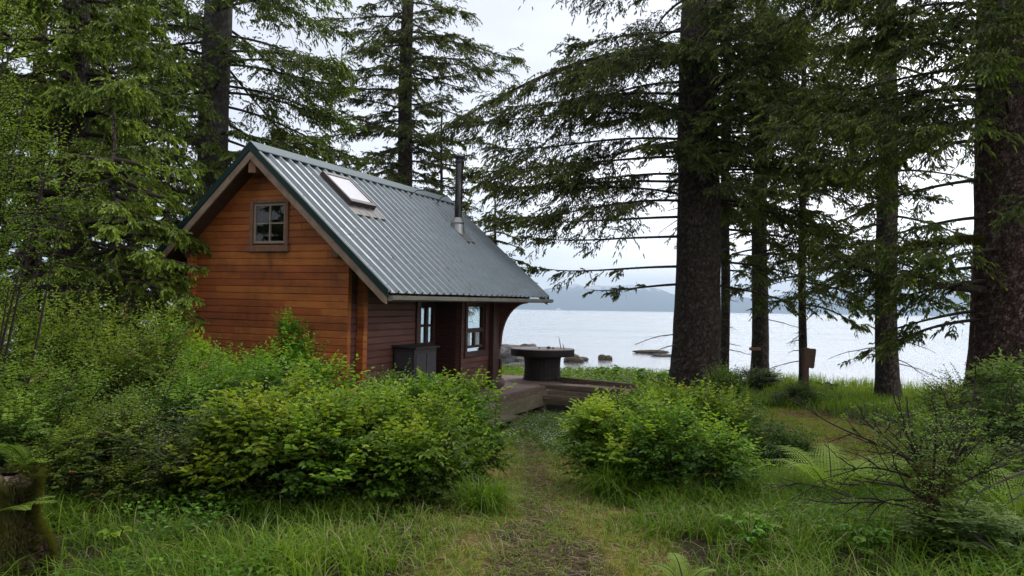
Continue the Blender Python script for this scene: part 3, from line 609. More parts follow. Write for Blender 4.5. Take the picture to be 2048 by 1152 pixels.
# loose old timbers lying as a kerb on the deck edge
def timber(name, a, b_, wd, ht, label, seed):
    random.seed(seed); a = np.array(a, float); b_ = np.array(b_, float); n_ = 10; c0 = (a + b_) / 2
    o = empty(name, CO + D2 * c0[0] + D1 * c0[1] + np.array([0, 0, c0[2] - ht / 2]), -CA, label, 'timber')
    q = MB(); pts = [(a + (b_ - a) * i_ / n_) - c0 + np.array([0, 0, ht / 2]) for i_ in range(n_ + 1)]
    d = b_ - a; d /= np.linalg.norm(d); x_ = np.cross(d, [0, 0, 1]); vs = []
    for p_ in pts:
        for sx_, sz in ((-1, -1), (-.2, -1.02), (1, -1), (1.02, .1), (1, 1), (.1, 1.05), (-1, 1), (-1.03, 0)):
            vs.append(p_ + x_ * (sx_ * wd / 2 * random.uniform(.9, 1.06)) + np.array([0, 0, sz * ht / 2 * (random.uniform(.86, 1.05) if sz > 0 else 1)]))
    fs = [(i_ * 8 + j, i_ * 8 + (j + 1) % 8, i_ * 8 + 8 + (j + 1) % 8, i_ * 8 + 8 + j) for i_ in range(n_) for j in range(8)] + [tuple(range(8))[::-1], tuple(n_ * 8 + j for j in range(8))]
    q.add(vs, fs); q.obj('timber_log', M['oldtimber'], o); return o
timber('edge_timber', (1.27, 3.05, .045), (1.27, 5.45, .045), .11, .09, 'old peeling timber laid along the near deck edge beside the steps', 1)
timber('edge_timber', (1.1, 5.75, .045), (2.95, 5.66, .045), .12, .09, 'long weathered timber on the deck edge running right into the bushes', 2)
timber('edge_timber', (.9, 7.45, .05), (2.95, 6.72, .05), .12, .10, 'dark timber along the seaward deck edge behind the round table', 3)
timber('edge_timber', (1.36, 5.25, -.12), (2.95, 5.38, -.12), .09, .07, 'pale bare timber below the deck edge rising toward the bushes', 5)
st = empty('deck_steps', CO + D2 * 1.7 + D1 * 2.3 + np.array([0, 0, -.42]), -CA, 'two low mossy wooden steps leading up to the deck', 'steps')
k = MB(); k.box(-.33, .0, -.6, .78, .17, .215); k.obj('tread', M['deckbeam'], st)
k = MB(); k.box(-.05, .30, -.7, .68, .0, .045); k.obj('tread', M['deckbeam'], st)
for y_ in (.5, -.5):
    k = MB(); k.prism([(-.33, -.1), (.3, -.1), (.3, -.001), (-.05, -.001), (-.05, .169), (-.33, .169)], y_, y_ + .05, 'y'); k.obj('stringer', M['deckbeam'], st)
# cable-spool table
tb = empty('round_table', CO + D2 * .42 + D1 * 7.62, -CA, 'round table made of a dark wooden spool standing on the deck corner', 'table')
k = MB(); k.lathe([(.76, .58), (.775, .60), (.775, .735)], 48); k.obj('table_rim', M['spool'], tb)
k = MB(); k.lathe([(.77, .736), (.768, .752), (.75, .756)], 48); k.obj('table_top', M['spooltop'], tb)
k = MB(); 
for j in range(26):
    a_ = 2 * math.pi * j / 26; r_ = .385; c_, s_ = math.cos(a_), math.sin(a_)
    vs = []
    for z_, rr_ in ((.0, .48), (.03, .465), (.1, .445), (.3, .43), (.5, .445), (.578, .47)):
        for da, dr in ((-.112, 0), (.112, 0)):
            vs.append(((rr_ + dr) * math.cos(a_ + da), (rr_ + dr) * math.sin(a_ + da), z_))
    k.add(vs, [(2 * i_, 2 * i_ + 1, 2 * i_ + 3, 2 * i_ + 2) for i_ in range(5)])
k.lathe([(.42, 0), (.41, .3), (.42, .575)], 24); k.obj('spool_drum', M['spool'], tb)
def stone(name, loc, r, mt, label, cat='stone', seed=0, sc=(1, 1, .8), sub=3, group=None, amp=.25, rz=0):
    import bmesh
    bm = bmesh.new(); bmesh.ops.create_icosphere(bm, subdivisions=sub, radius=1.0)
    for v in bm.verts:
        c = v.co; nn = float(fbm(c.x * 1.6 + 5 + seed, c.y * 1.6 + c.z * 1.9 + seed, 4, seed)) - .45
        v.co = c * (1 + amp * 2 * nn + amp * .5 * (float(fbm(c.x * 6 + seed, c.y * 6 + c.z * 7, 2, seed + 1)) - .4))
    me = bpy.data.meshes.new(name); bm.to_mesh(me); bm.free(); me.materials.append(mt)
    for v in me.vertices: v.co = (v.co.x * r * sc[0], v.co.y * r * sc[1], v.co.z * r * sc[2])
    if sub > 2 and amp < .3:
        for p in me.polygons: p.use_smooth = True
    o = link(name, me); o.location = loc; o.rotation_euler = (0, 0, rz); return tag(o, label, cat, group)
P3 = lambda t, s, z: tuple(CO + D2 * t + D1 * s + np.array([0, 0, z]))
stone('boulder', P3(.27, 5.30, .115), .15, M['boulder'], 'rounded reddish boulder on the deck against the cabin corner', 'boulder', 3, (1.05, .9, .85), amp=.1)
stone('pebble', P3(.60, 7.55, .775), .05, M['rock'], 'grey stone lying on the round table', 'stone', 5, amp=.15)
stone('pebble', P3(.38, 7.5, .77), .025, M['rock'], 'smallest pebble, left on the round table top', 'stone', 6, amp=.15)
stone('pebble', P3(.70, 7.6, .77), .03, M['boulder'], 'brownish pebble just right of the grey stone on the round table', 'stone', 8, amp=.15)
for (tt_, ss_, dx_, h_, lb) in ((.92, 7.55, -.06, .30, 'taller thin grey stick leaning up from the round table'), (1.03, 7.45, -.03, .14, 'shorter thin stick standing at the right end of the round table')):
    k = MB(); k.tube([(0, 0, 0), (dx_ * .5, 0, h_ * .5), (dx_, .01, h_)], [.012, .01, .007], 6); o = k.obj('stick', M['deadtwig']); o.location = P3(tt_, ss_, .755); tag(o, lb, 'stick')
# storage bin against the wall
bn = empty('storage_bin', CO + D2 * .28 + D1 * 1.75, -CA, 'dark wooden storage bin with a sloping lid against the cabin wall', 'bin')
k = MB(); k.box(-.2, .2, -.33, .42, 0.03, 1.0); k.obj('bin_body', M['binpaint'], bn, bevel=.004)
k = MB(); k.prism([(-.22, 1.03), (.25, 1.003), (.25, 1.035), (-.22, 1.065)], -.37, .46, 'y'); k.obj('bin_lid', M['binpaint'], bn, bevel=.004)
k = MB(); k.box(-.15, .15, -.338, -.329, .1, .62); k.box(-.15, .15, -.338, -.329, .68, .95); k.box(.199, .209, -.28, .05, .1, .92); k.box(.199, .209, .08, .38, .1, .92); k.obj('bin_panel', M['binpanel'], bn)

# ------------------------------------------------------------------ placing by camera column and distance, on the ground
def at(px, y, dz=0.0):
    """world point on the ground at distance y whose column in the photograph is px"""
    x = (px - 1024) / FPX * (y + .03)
    for _ in range(4):
        z = gzf(x, y) + dz; v = np.array([x, y, z]) - EYE; zz = v @ _f; x = ((px - 1024) / FPX * zz - v[2] * _r[2]) / _r[0]
    return np.array([x, y, gzf(x, y)])

# shore rocks, ship, signs
def rock_at(px, y, r, sc, mt, label, seed, zoff=0.0, name='shore_rock', amp=.3):
    v = np.array([(px - 1024) / FPX * y, y, WZ + zoff]); return stone(name, v, r, M[mt], label, 'rock', seed, sc, 4, 'rocks off the shore', amp)
rock_at(1022, 52, 1.25, (1.3, 1.0, .85), 'rock', 'largest grey shore rock, between the cabin corner and the round table', 11, .1)
rock_at(1058, 53, .8, (1.3, 1.0, 1.35), 'rock', 'grey blocky rock standing above the left edge of the round table', 12, .3)
rock_at(1046, 46.5, .8, (1.7, .9, .6), 'rock', 'low smooth grey rock slab just left of the table drum', 13, .0)
rock_at(1012, 62, 1.2, (2.0, .8, .45), 'rock_kelp', 'yellowish flat rock in the water just past the cabin corner', 14, .25)
rock_at(1150, 54, .5, (1.4, .9, .85), 'rock_kelp', 'brown weedy rock just right of the table top', 15, .15)
rock_at(1168, 56, .32, (1.3, .9, .6), 'rock', 'small dark rock in the water right of the brown weedy rock', 16, .1)
rock_at(1206, 57, .30, (1.0, .9, 1.1), 'rock_kelp', 'left half of the tan rock pair standing alone in the water', 17, .1)
rock_at(1218, 57, .30, (1.1, .9, .9), 'rock_kelp', 'right half of the tan rock pair standing alone in the water', 18, .1)
rock_at(1303, 67, 1.1, (1.5, .5, .2), 'rock_kelp', 'flat brown reef breaking the water left of the big spruce', 19, .1)
rock_at(1330, 63, .9, (1.3, .5, .13), 'rock', 'thin dark reef nearest the left side of the big spruce trunk', 20, .08)
sh = empty('ship', (0.06 * 3200, 3200, WZ), R(20), 'tiny white ship far across the water below the mountains', 'ship')
sh.location = ((1113 - 1024) / FPX * 3200 + 10, 3200, WZ)
k = MB(); k.prism([(-16, 1), (-14, -.5), (13, -.5), (17, 4), (-16, 3.2)], -3, 3, 'y'); k.obj('hull', M['white'], sh)
k = MB(); k.box(-12, 8, -2.6, 2.6, 3.3, 7); k.box(-7, 6, -2.3, 2.3, 7, 9.5); k.box(0, 5, -2, 2, 9.5, 12); k.obj('deckhouse', M['white'], sh)
k = MB(); k.box(-5, -2.5, -1, 1, 9.5, 14); k.obj('funnel', M['white'], sh)

sg = empty('park_sign', at(1612, 20.8), R(6), 'brown rounded sign board seen from behind on a post by the thin trunk', 'sign')
k = MB(); k.box(-.085, .075, -.05, .05, -.2, 1.34); k.obj('sign_post', M['post'], sg, bevel=.01)
pl = []
def rpoly(pts, r, k_=4):
    o_ = []; n_ = len(pts)
    for i_ in range(n_):
        a = Vector(pts[i_ - 1]); b_ = Vector(pts[i_]); c_ = Vector(pts[(i_ + 1) % n_]); u = (a - b_).normalized() * r; v = (c_ - b_).normalized() * r
        for q_ in range(k_ + 1):
            t_ = q_ / k_; o_.append(tuple((b_ + u) * (1 - t_) ** 2 + b_ * 2 * t_ * (1 - t_) + (b_ + v) * t_ ** 2))
    return o_
k = MB(); k.prism(rpoly([(-.11, 1.33), (-.075, .80), (.27, .75), (.34, 1.31)][::-1], .05), .052, .09, 'y'); k.obj('sign_board', M['sign'], sg)

# ------------------------------------------------------------------ vegetation
def fingers(q, P, D, Ln, Wd, tint, droop=0.12, mi=0):
    """short needle-covered twigs: two crossed bent blades each"""
    n_ = len(P); D = nrm(D); Ln = np.broadcast_to(Ln, (n_,))[:, None]; Wd = np.broadcast_to(Wd, (n_,))[:, None]
    up = np.array([0, 0, 1.0]); S = np.cross(D, up); S = nrm(S + 1e-4); U = np.cross(S, D)
    tip = P + D * Ln; tip[:, 2] -= (droop * Ln[:, 0]); mid = P + D * Ln * .55
    V = np.stack([P, tip, mid + S * Wd, mid - S * Wd, mid + U * Wd * .9, mid - U * Wd * .9], 1).reshape(-1, 3)
    b = (np.arange(n_) * 6)[:, None]
    F = np.concatenate([b + np.array([[0, 2, 1, 3]]), b + np.array([[0, 4, 1, 5]])])
    t_ = np.repeat(tint, 6).reshape(-1, 6) + np.array([[-.12, .18, 0, 0, .05, -.08]])
    q.add(V, F, np.clip(t_, 0, 1).ravel(), mi)
def bough(q, rg, P0, az, Lb, pitch=-.05, droop=.25, uptip=.1, sec=.13, secl=.8, fl=.16, fw=.024, dens=1.0, bare=.18, tintb=.45, hang=.5, rad=.035, lich=0.0, wob=.5, knob=.28, moss=0, thick=1.0):
    """one limb with drooping side branchlets hung with needled twigs"""
    n_ = 12; t = np.linspace(0, 1, n_); h = np.array([math.cos(az), math.sin(az), 0]); sd_ = np.array([-h[1], h[0], 0])
    out_ = Lb * t * (1 - .08 * t)
    z = Lb * (pitch * t - droop * t ** 2 + uptip * t ** 4); lat = wob * Lb * .3 * (rg.random() - .5) * t ** 2 + .02 * Lb * np.sin(t * 7 + rg.random() * 6)
    C = np.array(P0)[None] + h * out_[:, None] + sd_ * lat[:, None]; C[:, 2] += z
    q.tube(C, rad * (1 - .85 * t) + .003, 6, .5, 1)
    ns = max(4, int(Lb * (1 - bare) / (sec * 1.35) * dens)) * 2
    u = np.sort(bare + (1 - bare) * rg.random(ns) ** .85 * .98)
    Cb = np.stack([np.interp(u, t, C[:, k_]) for k_ in range(3)], -1)
    Tn = nrm(np.stack([np.interp(u, t, np.gradient(C[:, k_])) for k_ in range(3)], -1))
    side = np.where(rg.random(ns) < .5, 1., -1.); S = nrm(np.cross(Tn, [0, 0, 1.]))
    ang = R(56) + rg.normal(0, .3, ns) - .4 * u
    D = Tn * np.cos(ang)[:, None] + S * (side * np.sin(ang))[:, None]; D[:, 2] += rg.normal(-.02, .30, ns) - .08 * hang; D = nrm(D)
    sl = secl * np.minimum(Lb / 3.5, 1.25) * (0.35 + .65 * np.sin(np.clip(1.15 - u, 0, 1) * 2.2)) * np.clip(rg.lognormal(-.05, .38, ns), .4, 1.9)
    sag = rg.uniform(-.1, .6, ns) * (.4 + hang)
    strips(q, Cb, D - np.array([0, 0, .15]) * sag[:, None], sl, .006, .4, .25, 1)
    kt = 6                                # side twigs of each branchlet
    vt = rg.uniform(.12, .95, (ns, kt)); B = Cb[:, None] + D[:, None] * (sl[:, None] * vt)[..., None]; B[..., 2] -= (sag[:, None] * sl[:, None] * vt ** 2) * .7
    Sd = nrm(np.cross(D, [0, 0, 1.]))[:, None]; sgn = np.where(rg.random((ns, kt)) < .5, 1., -1.)[..., None]
    TD = D[:, None] * .8 + Sd * sgn * rg.uniform(.4, 1.0, (ns, kt, 1)); TD[..., 2] += rg.normal(-.25 * hang, .25, (ns, kt)); TD = nrm(TD)
    tl = sl[:, None] * rg.uniform(.25, .6, (ns, kt)) * (1.1 - .5 * vt)
    # every twig (the branchlet itself and its side twigs) carries needled shoots
    PB = np.concatenate([Cb, B.reshape(-1, 3)]); PD = np.concatenate([D, TD.reshape(-1, 3)]); PL = np.concatenate([sl, tl.ravel()]); PS = np.concatenate([sag, rg.uniform(.1, .9, ns * kt) * hang])
    UU = np.concatenate([u, np.repeat(u, kt)]); VV = np.concatenate([np.zeros(ns), vt.ravel()]); tk = PL > .05; PB, PD, PL, PS, UU, VV = PB[tk], PD[tk], PL[tk], PS[tk], UU[tk], VV[tk]
    kf = 9; m_ = len(PB); v = (np.arange(kf)[None] + .3 + rg.random((m_, kf)) * .7) / kf
    B = PB[:, None] + PD[:, None] * (PL[:, None] * v)[..., None]; B[..., 2] -= PS[:, None] * PL[:, None] * v ** 2 * .8
    Sd = nrm(np.cross(PD, [0, 0, 1.]))[:, None]; alt = np.where(np.arange(kf) % 2 == 0, 1., -1.)[None, :, None]
    FD = PD[:, None] * .9 + Sd * alt * (.8 * (1 - .7 * v[..., None])) + rg.normal(0, .22, (m_, kf, 3)); FD[..., 2] -= .1 + .7 * hang * rg.random((m_, kf))
    flen = fl * rg.uniform(.5, 1.1, (m_, kf)) * np.clip(PL / .35, .55, 1.1)[:, None]
    clump = fbm(B[..., 0] * 1.8, B[..., 1] * 1.8 + B[..., 2] * 2.3, 2, 31)
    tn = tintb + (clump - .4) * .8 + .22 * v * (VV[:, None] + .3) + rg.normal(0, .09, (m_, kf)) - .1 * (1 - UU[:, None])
    keep = rg.random((m_, kf)) < .42 * thick + 1.5 * (clump - .27)
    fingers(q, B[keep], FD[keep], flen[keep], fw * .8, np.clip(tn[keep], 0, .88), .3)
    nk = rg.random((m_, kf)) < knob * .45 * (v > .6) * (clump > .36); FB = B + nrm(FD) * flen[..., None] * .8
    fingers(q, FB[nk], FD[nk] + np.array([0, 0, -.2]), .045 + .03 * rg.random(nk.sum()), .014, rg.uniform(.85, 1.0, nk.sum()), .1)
    # upper short twigs along the limb
    kk = int(Lb * 9 * dens); uu = bare + (1 - bare) * rg.random(kk); Pp = np.stack([np.interp(uu, t, C[:, k_]) for k_ in range(3)], -1)
    Dd = rg.normal(0, 1, (kk, 3)); Dd[:, 2] = np.abs(Dd[:, 2]) * .2 - .3; Dd += h * 1.0
    fingers(q, Pp, Dd, fl * rg.uniform(.6, 1.2, kk), fw, np.clip(tintb + rg.normal(0, .1, kk), 0, 1), .2)
    if moss:
        km = int(Lb * 700); uu = bare * .3 + rg.random(km) ** 1.3 * .75; Pp = np.stack([np.interp(uu, t, C[:, k_]) for k_ in range(3)], -1); dn_ = nrm(rg.normal(0, 1, (km, 3))); Pp = Pp + dn_ * (rad * 1.5) * np.array([1, 1, 1.1]) * rg.uniform(.5, 1.1, (km, 1))
        strips(q, Pp, dn_ + np.array([0, 0, -.6]), rg.uniform(.04, .12, km), .012, rg.uniform(.1, .9, km), 0, 4)
    if lich > 0:
        kl = int(Lb * 7 * lich); uu = rg.random(kl); Pp = np.stack([np.interp(uu, t, C[:, k_]) for k_ in range(3)], -1) + rg.normal(0, .08, (kl, 3))
        ll = rg.uniform(.06, .3, kl)
        strips(q, Pp, np.tile([.02, .01, -1.], (kl, 1)) + rg.normal(0, .15, (kl, 3)), ll, .006, rg.random(kl), 0, 2)
def trunk_mesh(q, rg, base, H, r0, r1, flare=1.35, fl_h=.9, lean=(0, 0), k=28, seed=0, bumpy=.05, roots=5):
    zs = np.concatenate([np.linspace(-.4, 1.2, 12), np.linspace(1.5, H, 34)]); th = np.arange(k) * 2 * math.pi / k
    rad = r1 + (r0 - r1) * (1 - np.clip(zs, 0, H) / H) ** .9
    fl_ = 1 + (flare - 1) * np.exp(-np.clip(zs, -.4, None) / (fl_h * .45))
    rr = rad[:, None] * (1 + (fl_[:, None] - 1) * (1 + .35 * np.cos(th[None] * roots + seed)))
    rr = rr * (1 + bumpy * 2 * (fbm(th[None] * 2.2 + seed, zs[:, None] * 1.3 + seed, 3, seed) - .45)) * (1 + bumpy * (fbm(np.cos(th[None]) * 5 + seed, zs[:, None] * 5 + np.sin(th[None]) * 5, 2, seed + 3) - .4))
    cx = base[0] + lean[0] * zs + .03 * np.sin(zs * .8 + seed); cy = base[1] + lean[1] * zs
    V = np.stack([cx[:, None] + rr * np.cos(th), cy[:, None] + rr * np.sin(th), base[2] + np.broadcast_to(zs[:, None], rr.shape)], -1)
    i = np.arange(len(zs) - 1)[:, None] * k; j = np.arange(k)[None]
    q.add(V.reshape(-1, 3), np.stack([i + j, i + (j + 1) % k, i + k + (j + 1) % k, i + k + j], -1).reshape(-1, 4), .5, 0)
def spruce(label, px, y, H, r0, r1, boughs=(), rnd=None, bark='bark', need='needle', seed=0, lean=(0, 0), flare=1.35, stubs=0, group='spruce trees around the cabin', base=None, **kw):
    """rnd: (z_from, z_to, count, L_low, L_high, az_centre, az_spread)"""
    rg = np.random.default_rng(seed); p0 = at(px, y) if base is None else np.array(base)
    o = empty('spruce_tree', p0, 0, label, 'spruce tree', group)
    q = Q(); trunk_mesh(q, rg, (0, 0, 0), H, r0, r1, flare, .9, lean, 28 if r0 > .3 else 16, seed, .07 if r0 < .4 else .05)
    q.obj('trunk', [M[bark]], o, smooth=True)
    q = Q(); have = False
    def tr(z): return np.array([lean[0] * z, lean[1] * z, z]), r1 + (r0 - r1) * (1 - z / H) ** .9
    def one(z, az, Lb, **k2):
        c, rr = tr(z); a = dict(kw); a.update(k2)
        bough(q, rg, c + np.array([math.cos(az), math.sin(az), 0]) * rr * .8, az, Lb, **a)
    for b_ in boughs:
        one(b_[0], R(b_[1]), b_[2], **(b_[3] if len(b_) > 3 else {})); have = True
    for z0, z1, cnt, la, lb, azc, azs in (rnd or ()):
        for i_ in range(cnt):
            z = z0 + (z1 - z0) * (i_ + rg.random() * .8) / cnt
            if azs >= 360: az = i_ * 2.4 + rg.normal(0, .25)
            else: az = R(azc + rg.uniform(-azs, azs))
            Lb = (la + (lb - la) * (z - z0) / (z1 - z0)) * rg.uniform(.72, 1.1)
            one(z, az, Lb, pitch=kw.get('pitch', -.02) + rg.normal(0, .13)); have = True
    if stubs:      # dead bare branches low on the trunk
        for _ in range(stubs):
            z = rg.uniform(.8, stubs_top(H)); az = rg.uniform(0, 2 * math.pi); c, rr = tr(z); Lb = rg.uniform(.25, 1.5)
            h = np.array([math.cos(az), math.sin(az), 0]); t = np.linspace(0, 1, 6)[:, None]
            C = c + h * rr * .85 + h * Lb * t + np.array([0, 0, 1]) * (-.12 * Lb * t - .15 * Lb * t ** 2) + rg.normal(0, .02, (6, 3)) * t
            q.tube(C, .014 * (1 - .8 * t[:, 0]) + .003, 5, .5, 3)
            kf = int(Lb * 9); uu = rg.uniform(.2, 1, kf); Pp = np.stack([np.interp(uu, t[:, 0], C[:, k_]) for k_ in range(3)], -1)
            if kf: strips(q, Pp, h * .6 + rg.normal(0, .6, (kf, 3)) - np.array([0, 0, .25]), rg.uniform(.1, .4, kf), .004, .5, .2, 3)
    q.obj('crown', [M[need], M['twig'], M['lichen'], M['deadtwig'], M['moss']], o)
    return o
def stubs_top(H): return min(H * .7, 6.5)
F360 = 360
# azimuth: 0 = right, 90 = away, 180 = left, 270 = toward the camera
import time as _t; _t0 = _t.time()
# the big dark spruce right of centre
spruce('massive dark spruce with the thickest full-height trunk right of the cabin path', 1393, 18.6, 15, .60, .36,
  boughs=[(8.9, 190, 6.2, dict(pitch=-.02, droop=.42, rad=.085, bare=.25)), (8.6, 178, 3.6, {}), (7.7, 200, 5.0, dict(droop=.2)), (7.2, 184, 6.4, dict(pitch=.02, droop=.14, uptip=.06)), (6.6, 172, 5.4, dict(pitch=.04, droop=.16)),
          (6.1, 195, 6.0, dict(droop=.18)), (5.5, 183, 5.3, dict(pitch=.0, droop=.14)), (5.0, 205, 5.2, dict(droop=.2)), (4.6, 180, 5.2, dict(pitch=-.02, droop=.10, dens=.5)), (4.1, 196, 4.4, dict(pitch=-.05, droop=.08, dens=.25, secl=.55)),
          (3.35, 188, 4.0, dict(pitch=-.04, droop=.08, dens=.28, secl=.5, hang=.9)), (2.9, 175, 2.4, dict(pitch=-.05, droop=.12, dens=.2, secl=.45)),
          (9.3, -5, 4.6, {}), (8.8, 12, 4.8, {}), (8.3, 5, 4.6, {}), (7.8, -14, 5.2, {}), (7.4, -12, 5.0, {}), (6.7, 8, 4.2, {}), (5.8, -8, 4.6, dict(pitch=.02)), (5.0, 12, 4.0, dict(dens=.7)), (4.3, -15, 4.0, dict(dens=.6)), (3.5, -3, 3.4, dict(dens=.5)), (2.9, 15, 2.6, dict(dens=.35))],
  rnd=[(4.9, 9.5, 26, 3.2, 4.0, 0, F360), (5.6, 9.6, 30, 2.0, 3.2, 270, 60), (5.0, 9, 4, 2.6, 3.4, 0, 60), (9.3, 12.0, 14, 4.6, 4.0, 0, F360)], bark='bark', need='needle_dark', seed=11, stubs=8, hang=.6, thick=1.3, droop=.2, lich=.2, fl=.14, fw=.021, sec=.10)
# slender trunks by the shore
spruce('slim straight trunk just right of the big dark spruce by the shore', 1449, 26, 14, .165, .13, rnd=[(3.8, 11, 22, 1.5, 1.9, 0, F360)], seed=12, need='needle_dark', stubs=14, dens=.6, flare=1.25)
spruce('mid-sized trunk with a small grey board nailed to its left side', 1519, 25, 14, .29, .17, rnd=[(4.2, 11.5, 36, 2.5, 2.6, 0, F360), (4.4, 9, 6, 2.0, 2.4, 270, 50)], seed=13, need='needle_dark', stubs=14, dens=.85, thick=1.2, bark='bark', flare=1.3, lich=.2)
spruce('thinnest young trunk standing directly behind the brown sign', 1605, 22.6, 11, .125, .07, rnd=[(3.2, 9.5, 28, 2.4, 1.8, 0, F360)], boughs=[(2.6, -10, 1.9, dict(droop=.45, dens=.6)), (3.0, -25, 2.4, dict(droop=.4))], seed=14, need='needle_dark', stubs=12, dens=.7, flare=1.15)
spruce('tall brown trunk standing alone in the gap before the right edge tree', 1774, 20.4, 15, .30, .20, rnd=[(3.6, 11.5, 30, 2.5, 3.0, 0, F360)], boughs=[(3.2, 175, 3.4, dict(droop=.25)), (3.8, 0, 2.8, {}), (2.9, 5, 2.2, dict(dens=.5)), (4.3, 185, 3.5, {})], seed=15, need='needle', stubs=18, dens=.55, bark='bark', flare=1.3, lich=.5)
# huge trunk at the right edge
spruce('huge reddish-barked spruce trunk filling the right edge of the view', 2040, 13.4, 14, .82, .46,
  boughs=[(3.15, 172, 3.2, dict(pitch=.04, droop=.06, rad=.085, bare=.35, dens=.8, need=None)) if 0 else (2.55, 186, 3.4, dict(pitch=.10, droop=.02, rad=.085, bare=.2, dens=.9, hang=.7)),
          (3.5, 190, 3.3, dict(pitch=.0, moss=1)), (3.3, 205, 2.9, {}), (3.9, 178, 2.5, dict(dens=.6)), (4.6, 170, 2.6, dict(dens=.5)), (5.3, 188, 3.4, {}), (5.9, 200, 3.6, {}), (6.3, 185, 4.2, dict(droop=.28)), (5.6, 215, 3.2, {}), (6.6, 225, 3.6, {}),
          (2.2, 176, 1.9, dict(dens=.6)), (4.2, 240, 2.4, dict(dens=.7)), (2.05, 184, 2.5, dict(dens=.55, droop=.3)), (2.75, 192, 2.9, dict(dens=.8)), (3.0, 178, 2.6, dict(dens=.7))],
  rnd=[(5.4, 9.5, 15, 2.8, 4.0, 215, 50), (3.0, 9, 12, 2.2, 3.2, 20, 140), (6.4, 9.0, 6, 3.4, 4.2, 195, 25)], bark='bark_red', need='needle', seed=17, flare=1.32, lich=.3, thick=1.2, knob=.35, tintb=.42, hang=.6, fw=.02, fl=.15)
# behind the cabin
spruce('tall dark spruce rising behind the middle of the green roof', 801, 27, 17, .34, .17, rnd=[(2.5, 13.5, 84, 2.7, 2.7, 0, F360), (13.5, 16, 10, 2.2, 1.4, 0, F360), (4, 13, 22, 1.5, 1.9, 270, 60)], boughs=[(7.6, 186, 4.0, {}), (8.9, 176, 3.6, {}), (10.3, 188, 3.6, {}), (11.4, 3, 3.9, {}), (12.3, 10, 4.3, {}), (11.2, 178, 2.9, {})],
  seed=21, need='needle_dark', droop=.32, pitch=.08, uptip=.16, dens=.9, secl=.75, lich=.25, fw=.023, bare=.06)
spruce('thin young spruce just behind the stove pipe', 876, 28.5, 10, .11, .03, rnd=[(2.5, 9.2, 36, 1.9, .8, 0, F360)], seed=22, need='needle_dark', dens=.9, bare=.1)
spruce('lowest spruce behind the far roof end by the water', 985, 28, 6.6, .12, .03, rnd=[(3.5, 6.2, 24, 1.8, .7, 0, F360)], seed=23, need='needle_dark', dens=.9, bare=.1)
spruce('large grey-barked spruce left of the gable peak, its mossy limbs reaching left', 415, 19.5, 14, .42, .33, rnd=[(5.0, 11.5, 34, 3.6, 3.6, 0, F360), (5.5, 10.5, 18, 2.0, 2.6, 280, 60)],
  boughs=[(7.9, 3, 3.4, {}), (9.4, 8, 3.4, {}), (8.6, -8, 3.6, {}), (6.8, 0, 3.1, {}), (6.2, -20, 2.8, {}), (5.15, 182, 3.4, dict(pitch=.12, droop=-.02, dens=.35, rad=.085, moss=1)), (4.4, 178, 2.8, dict(dens=.35, rad=.06, moss=1)), (7.2, 190, 3.8, {}), (7.9, 175, 3.4, {}), (8.6, 200, 3.4, {}), (9.2, 185, 3.6, {})],
  seed=24, bark='bark_grey', need='needle', flare=1.2, lich=.5, stubs=10, tintb=.48)
spruce('short young spruce just left of the roof ridge with open pale twigs', 533, 24, 8.2, .10, .03, rnd=[(3.4, 7.9, 30, 2.2, .9, 0, F360)], seed=25, need='needle', dens=.8, bare=.08)
# left edge group
spruce('dark-trunked spruce at the left edge with heavy bright green boughs', 128, 12.2, 12, .24, .18, rnd=[(2.4, 9.0, 56, 2.1, 1.8, 0, F360), (3.2, 7.2, 20, 1.6, 1.5, 290, 60)],
  boughs=[(5.9, 2, 1.5, {}), (5.2, -12, 1.7, {}), (4.7, 8, 1.8, {}), (5.5, 300, 1.5, {}), (4.2, -20, 1.9, {}), (3.6, 0, 2.2, {})], seed=31, need='needle_bright', dens=1.3, tintb=.52, thick=1.4, secl=.7, fl=.11, fw=.019, hang=.85, bare=.1, knob=.4)
spruce('bushy young spruce with the brightest low boughs touching the left roof edge', 212, 10.2, 4.6, .07, .02, rnd=[(.7, 4.0, 64, 1.35, .9, 0, F360)],
  boughs=[(2.7, 5, 1.3, {}), (2.3, -8, 1.35, {}), (2.0, 10, 1.25, {}), (1.7, -15, 1.3, {}), (3.1, 0, 1.05, {}), (1.4, 0, 1.1, {})], seed=32, need='needle_bright', dens=1.5, tintb=.6, thick=1.4, secl=.6, fl=.10, fw=.017, hang=.8, bare=.06, droop=.22, knob=.45)
spruce('knee-to-head-high bright young spruce low at the left edge above the bushes', 60, 9.6, 3.6, .06, .02, rnd=[(.4, 3.3, 50, 1.2, .6, 0, F360)], seed=37, need='needle_bright', dens=1.4, secl=.55, fl=.10, fw=.017, hang=.8, bare=.06, knob=.45)
spruce('spruce at the far left edge whose boughs leave the picture', -60, 13, 12, .22, .15, rnd=[(1.2, 9.5, 46, 2.3, 2.2, 0, F360)], seed=33, need='needle', dens=1.1, tintb=.5)
spruce('shaded spruce standing between the left edge tree and the grey-barked spruce', 262, 21, 13, .22, .13, rnd=[(1.5, 11, 60, 2.7, 2.4, 0, F360)], seed=34, need='needle_dark', dens=.85, stubs=8, lich=.3)
spruce('dim spruce deepest in the woods at the far left', 60, 23, 13, .25, .15, rnd=[(1.5, 11, 56, 2.9, 2.6, 0, F360)], seed=35, need='needle_dark', dens=.8, lich=.3)
spruce('low dark spruce hiding the water left of the gable wall', 322, 17, 6.0, .10, .03, rnd=[(1.0, 5.6, 40, 1.6, .7, 0, F360)], seed=36, need='needle_dark', dens=1.0)
print('trees', _t.time() - _t0)
q = Q(); rgf = np.random.default_rng(99)  # unseen trees behind the camera, added to block low sky and darken reflections
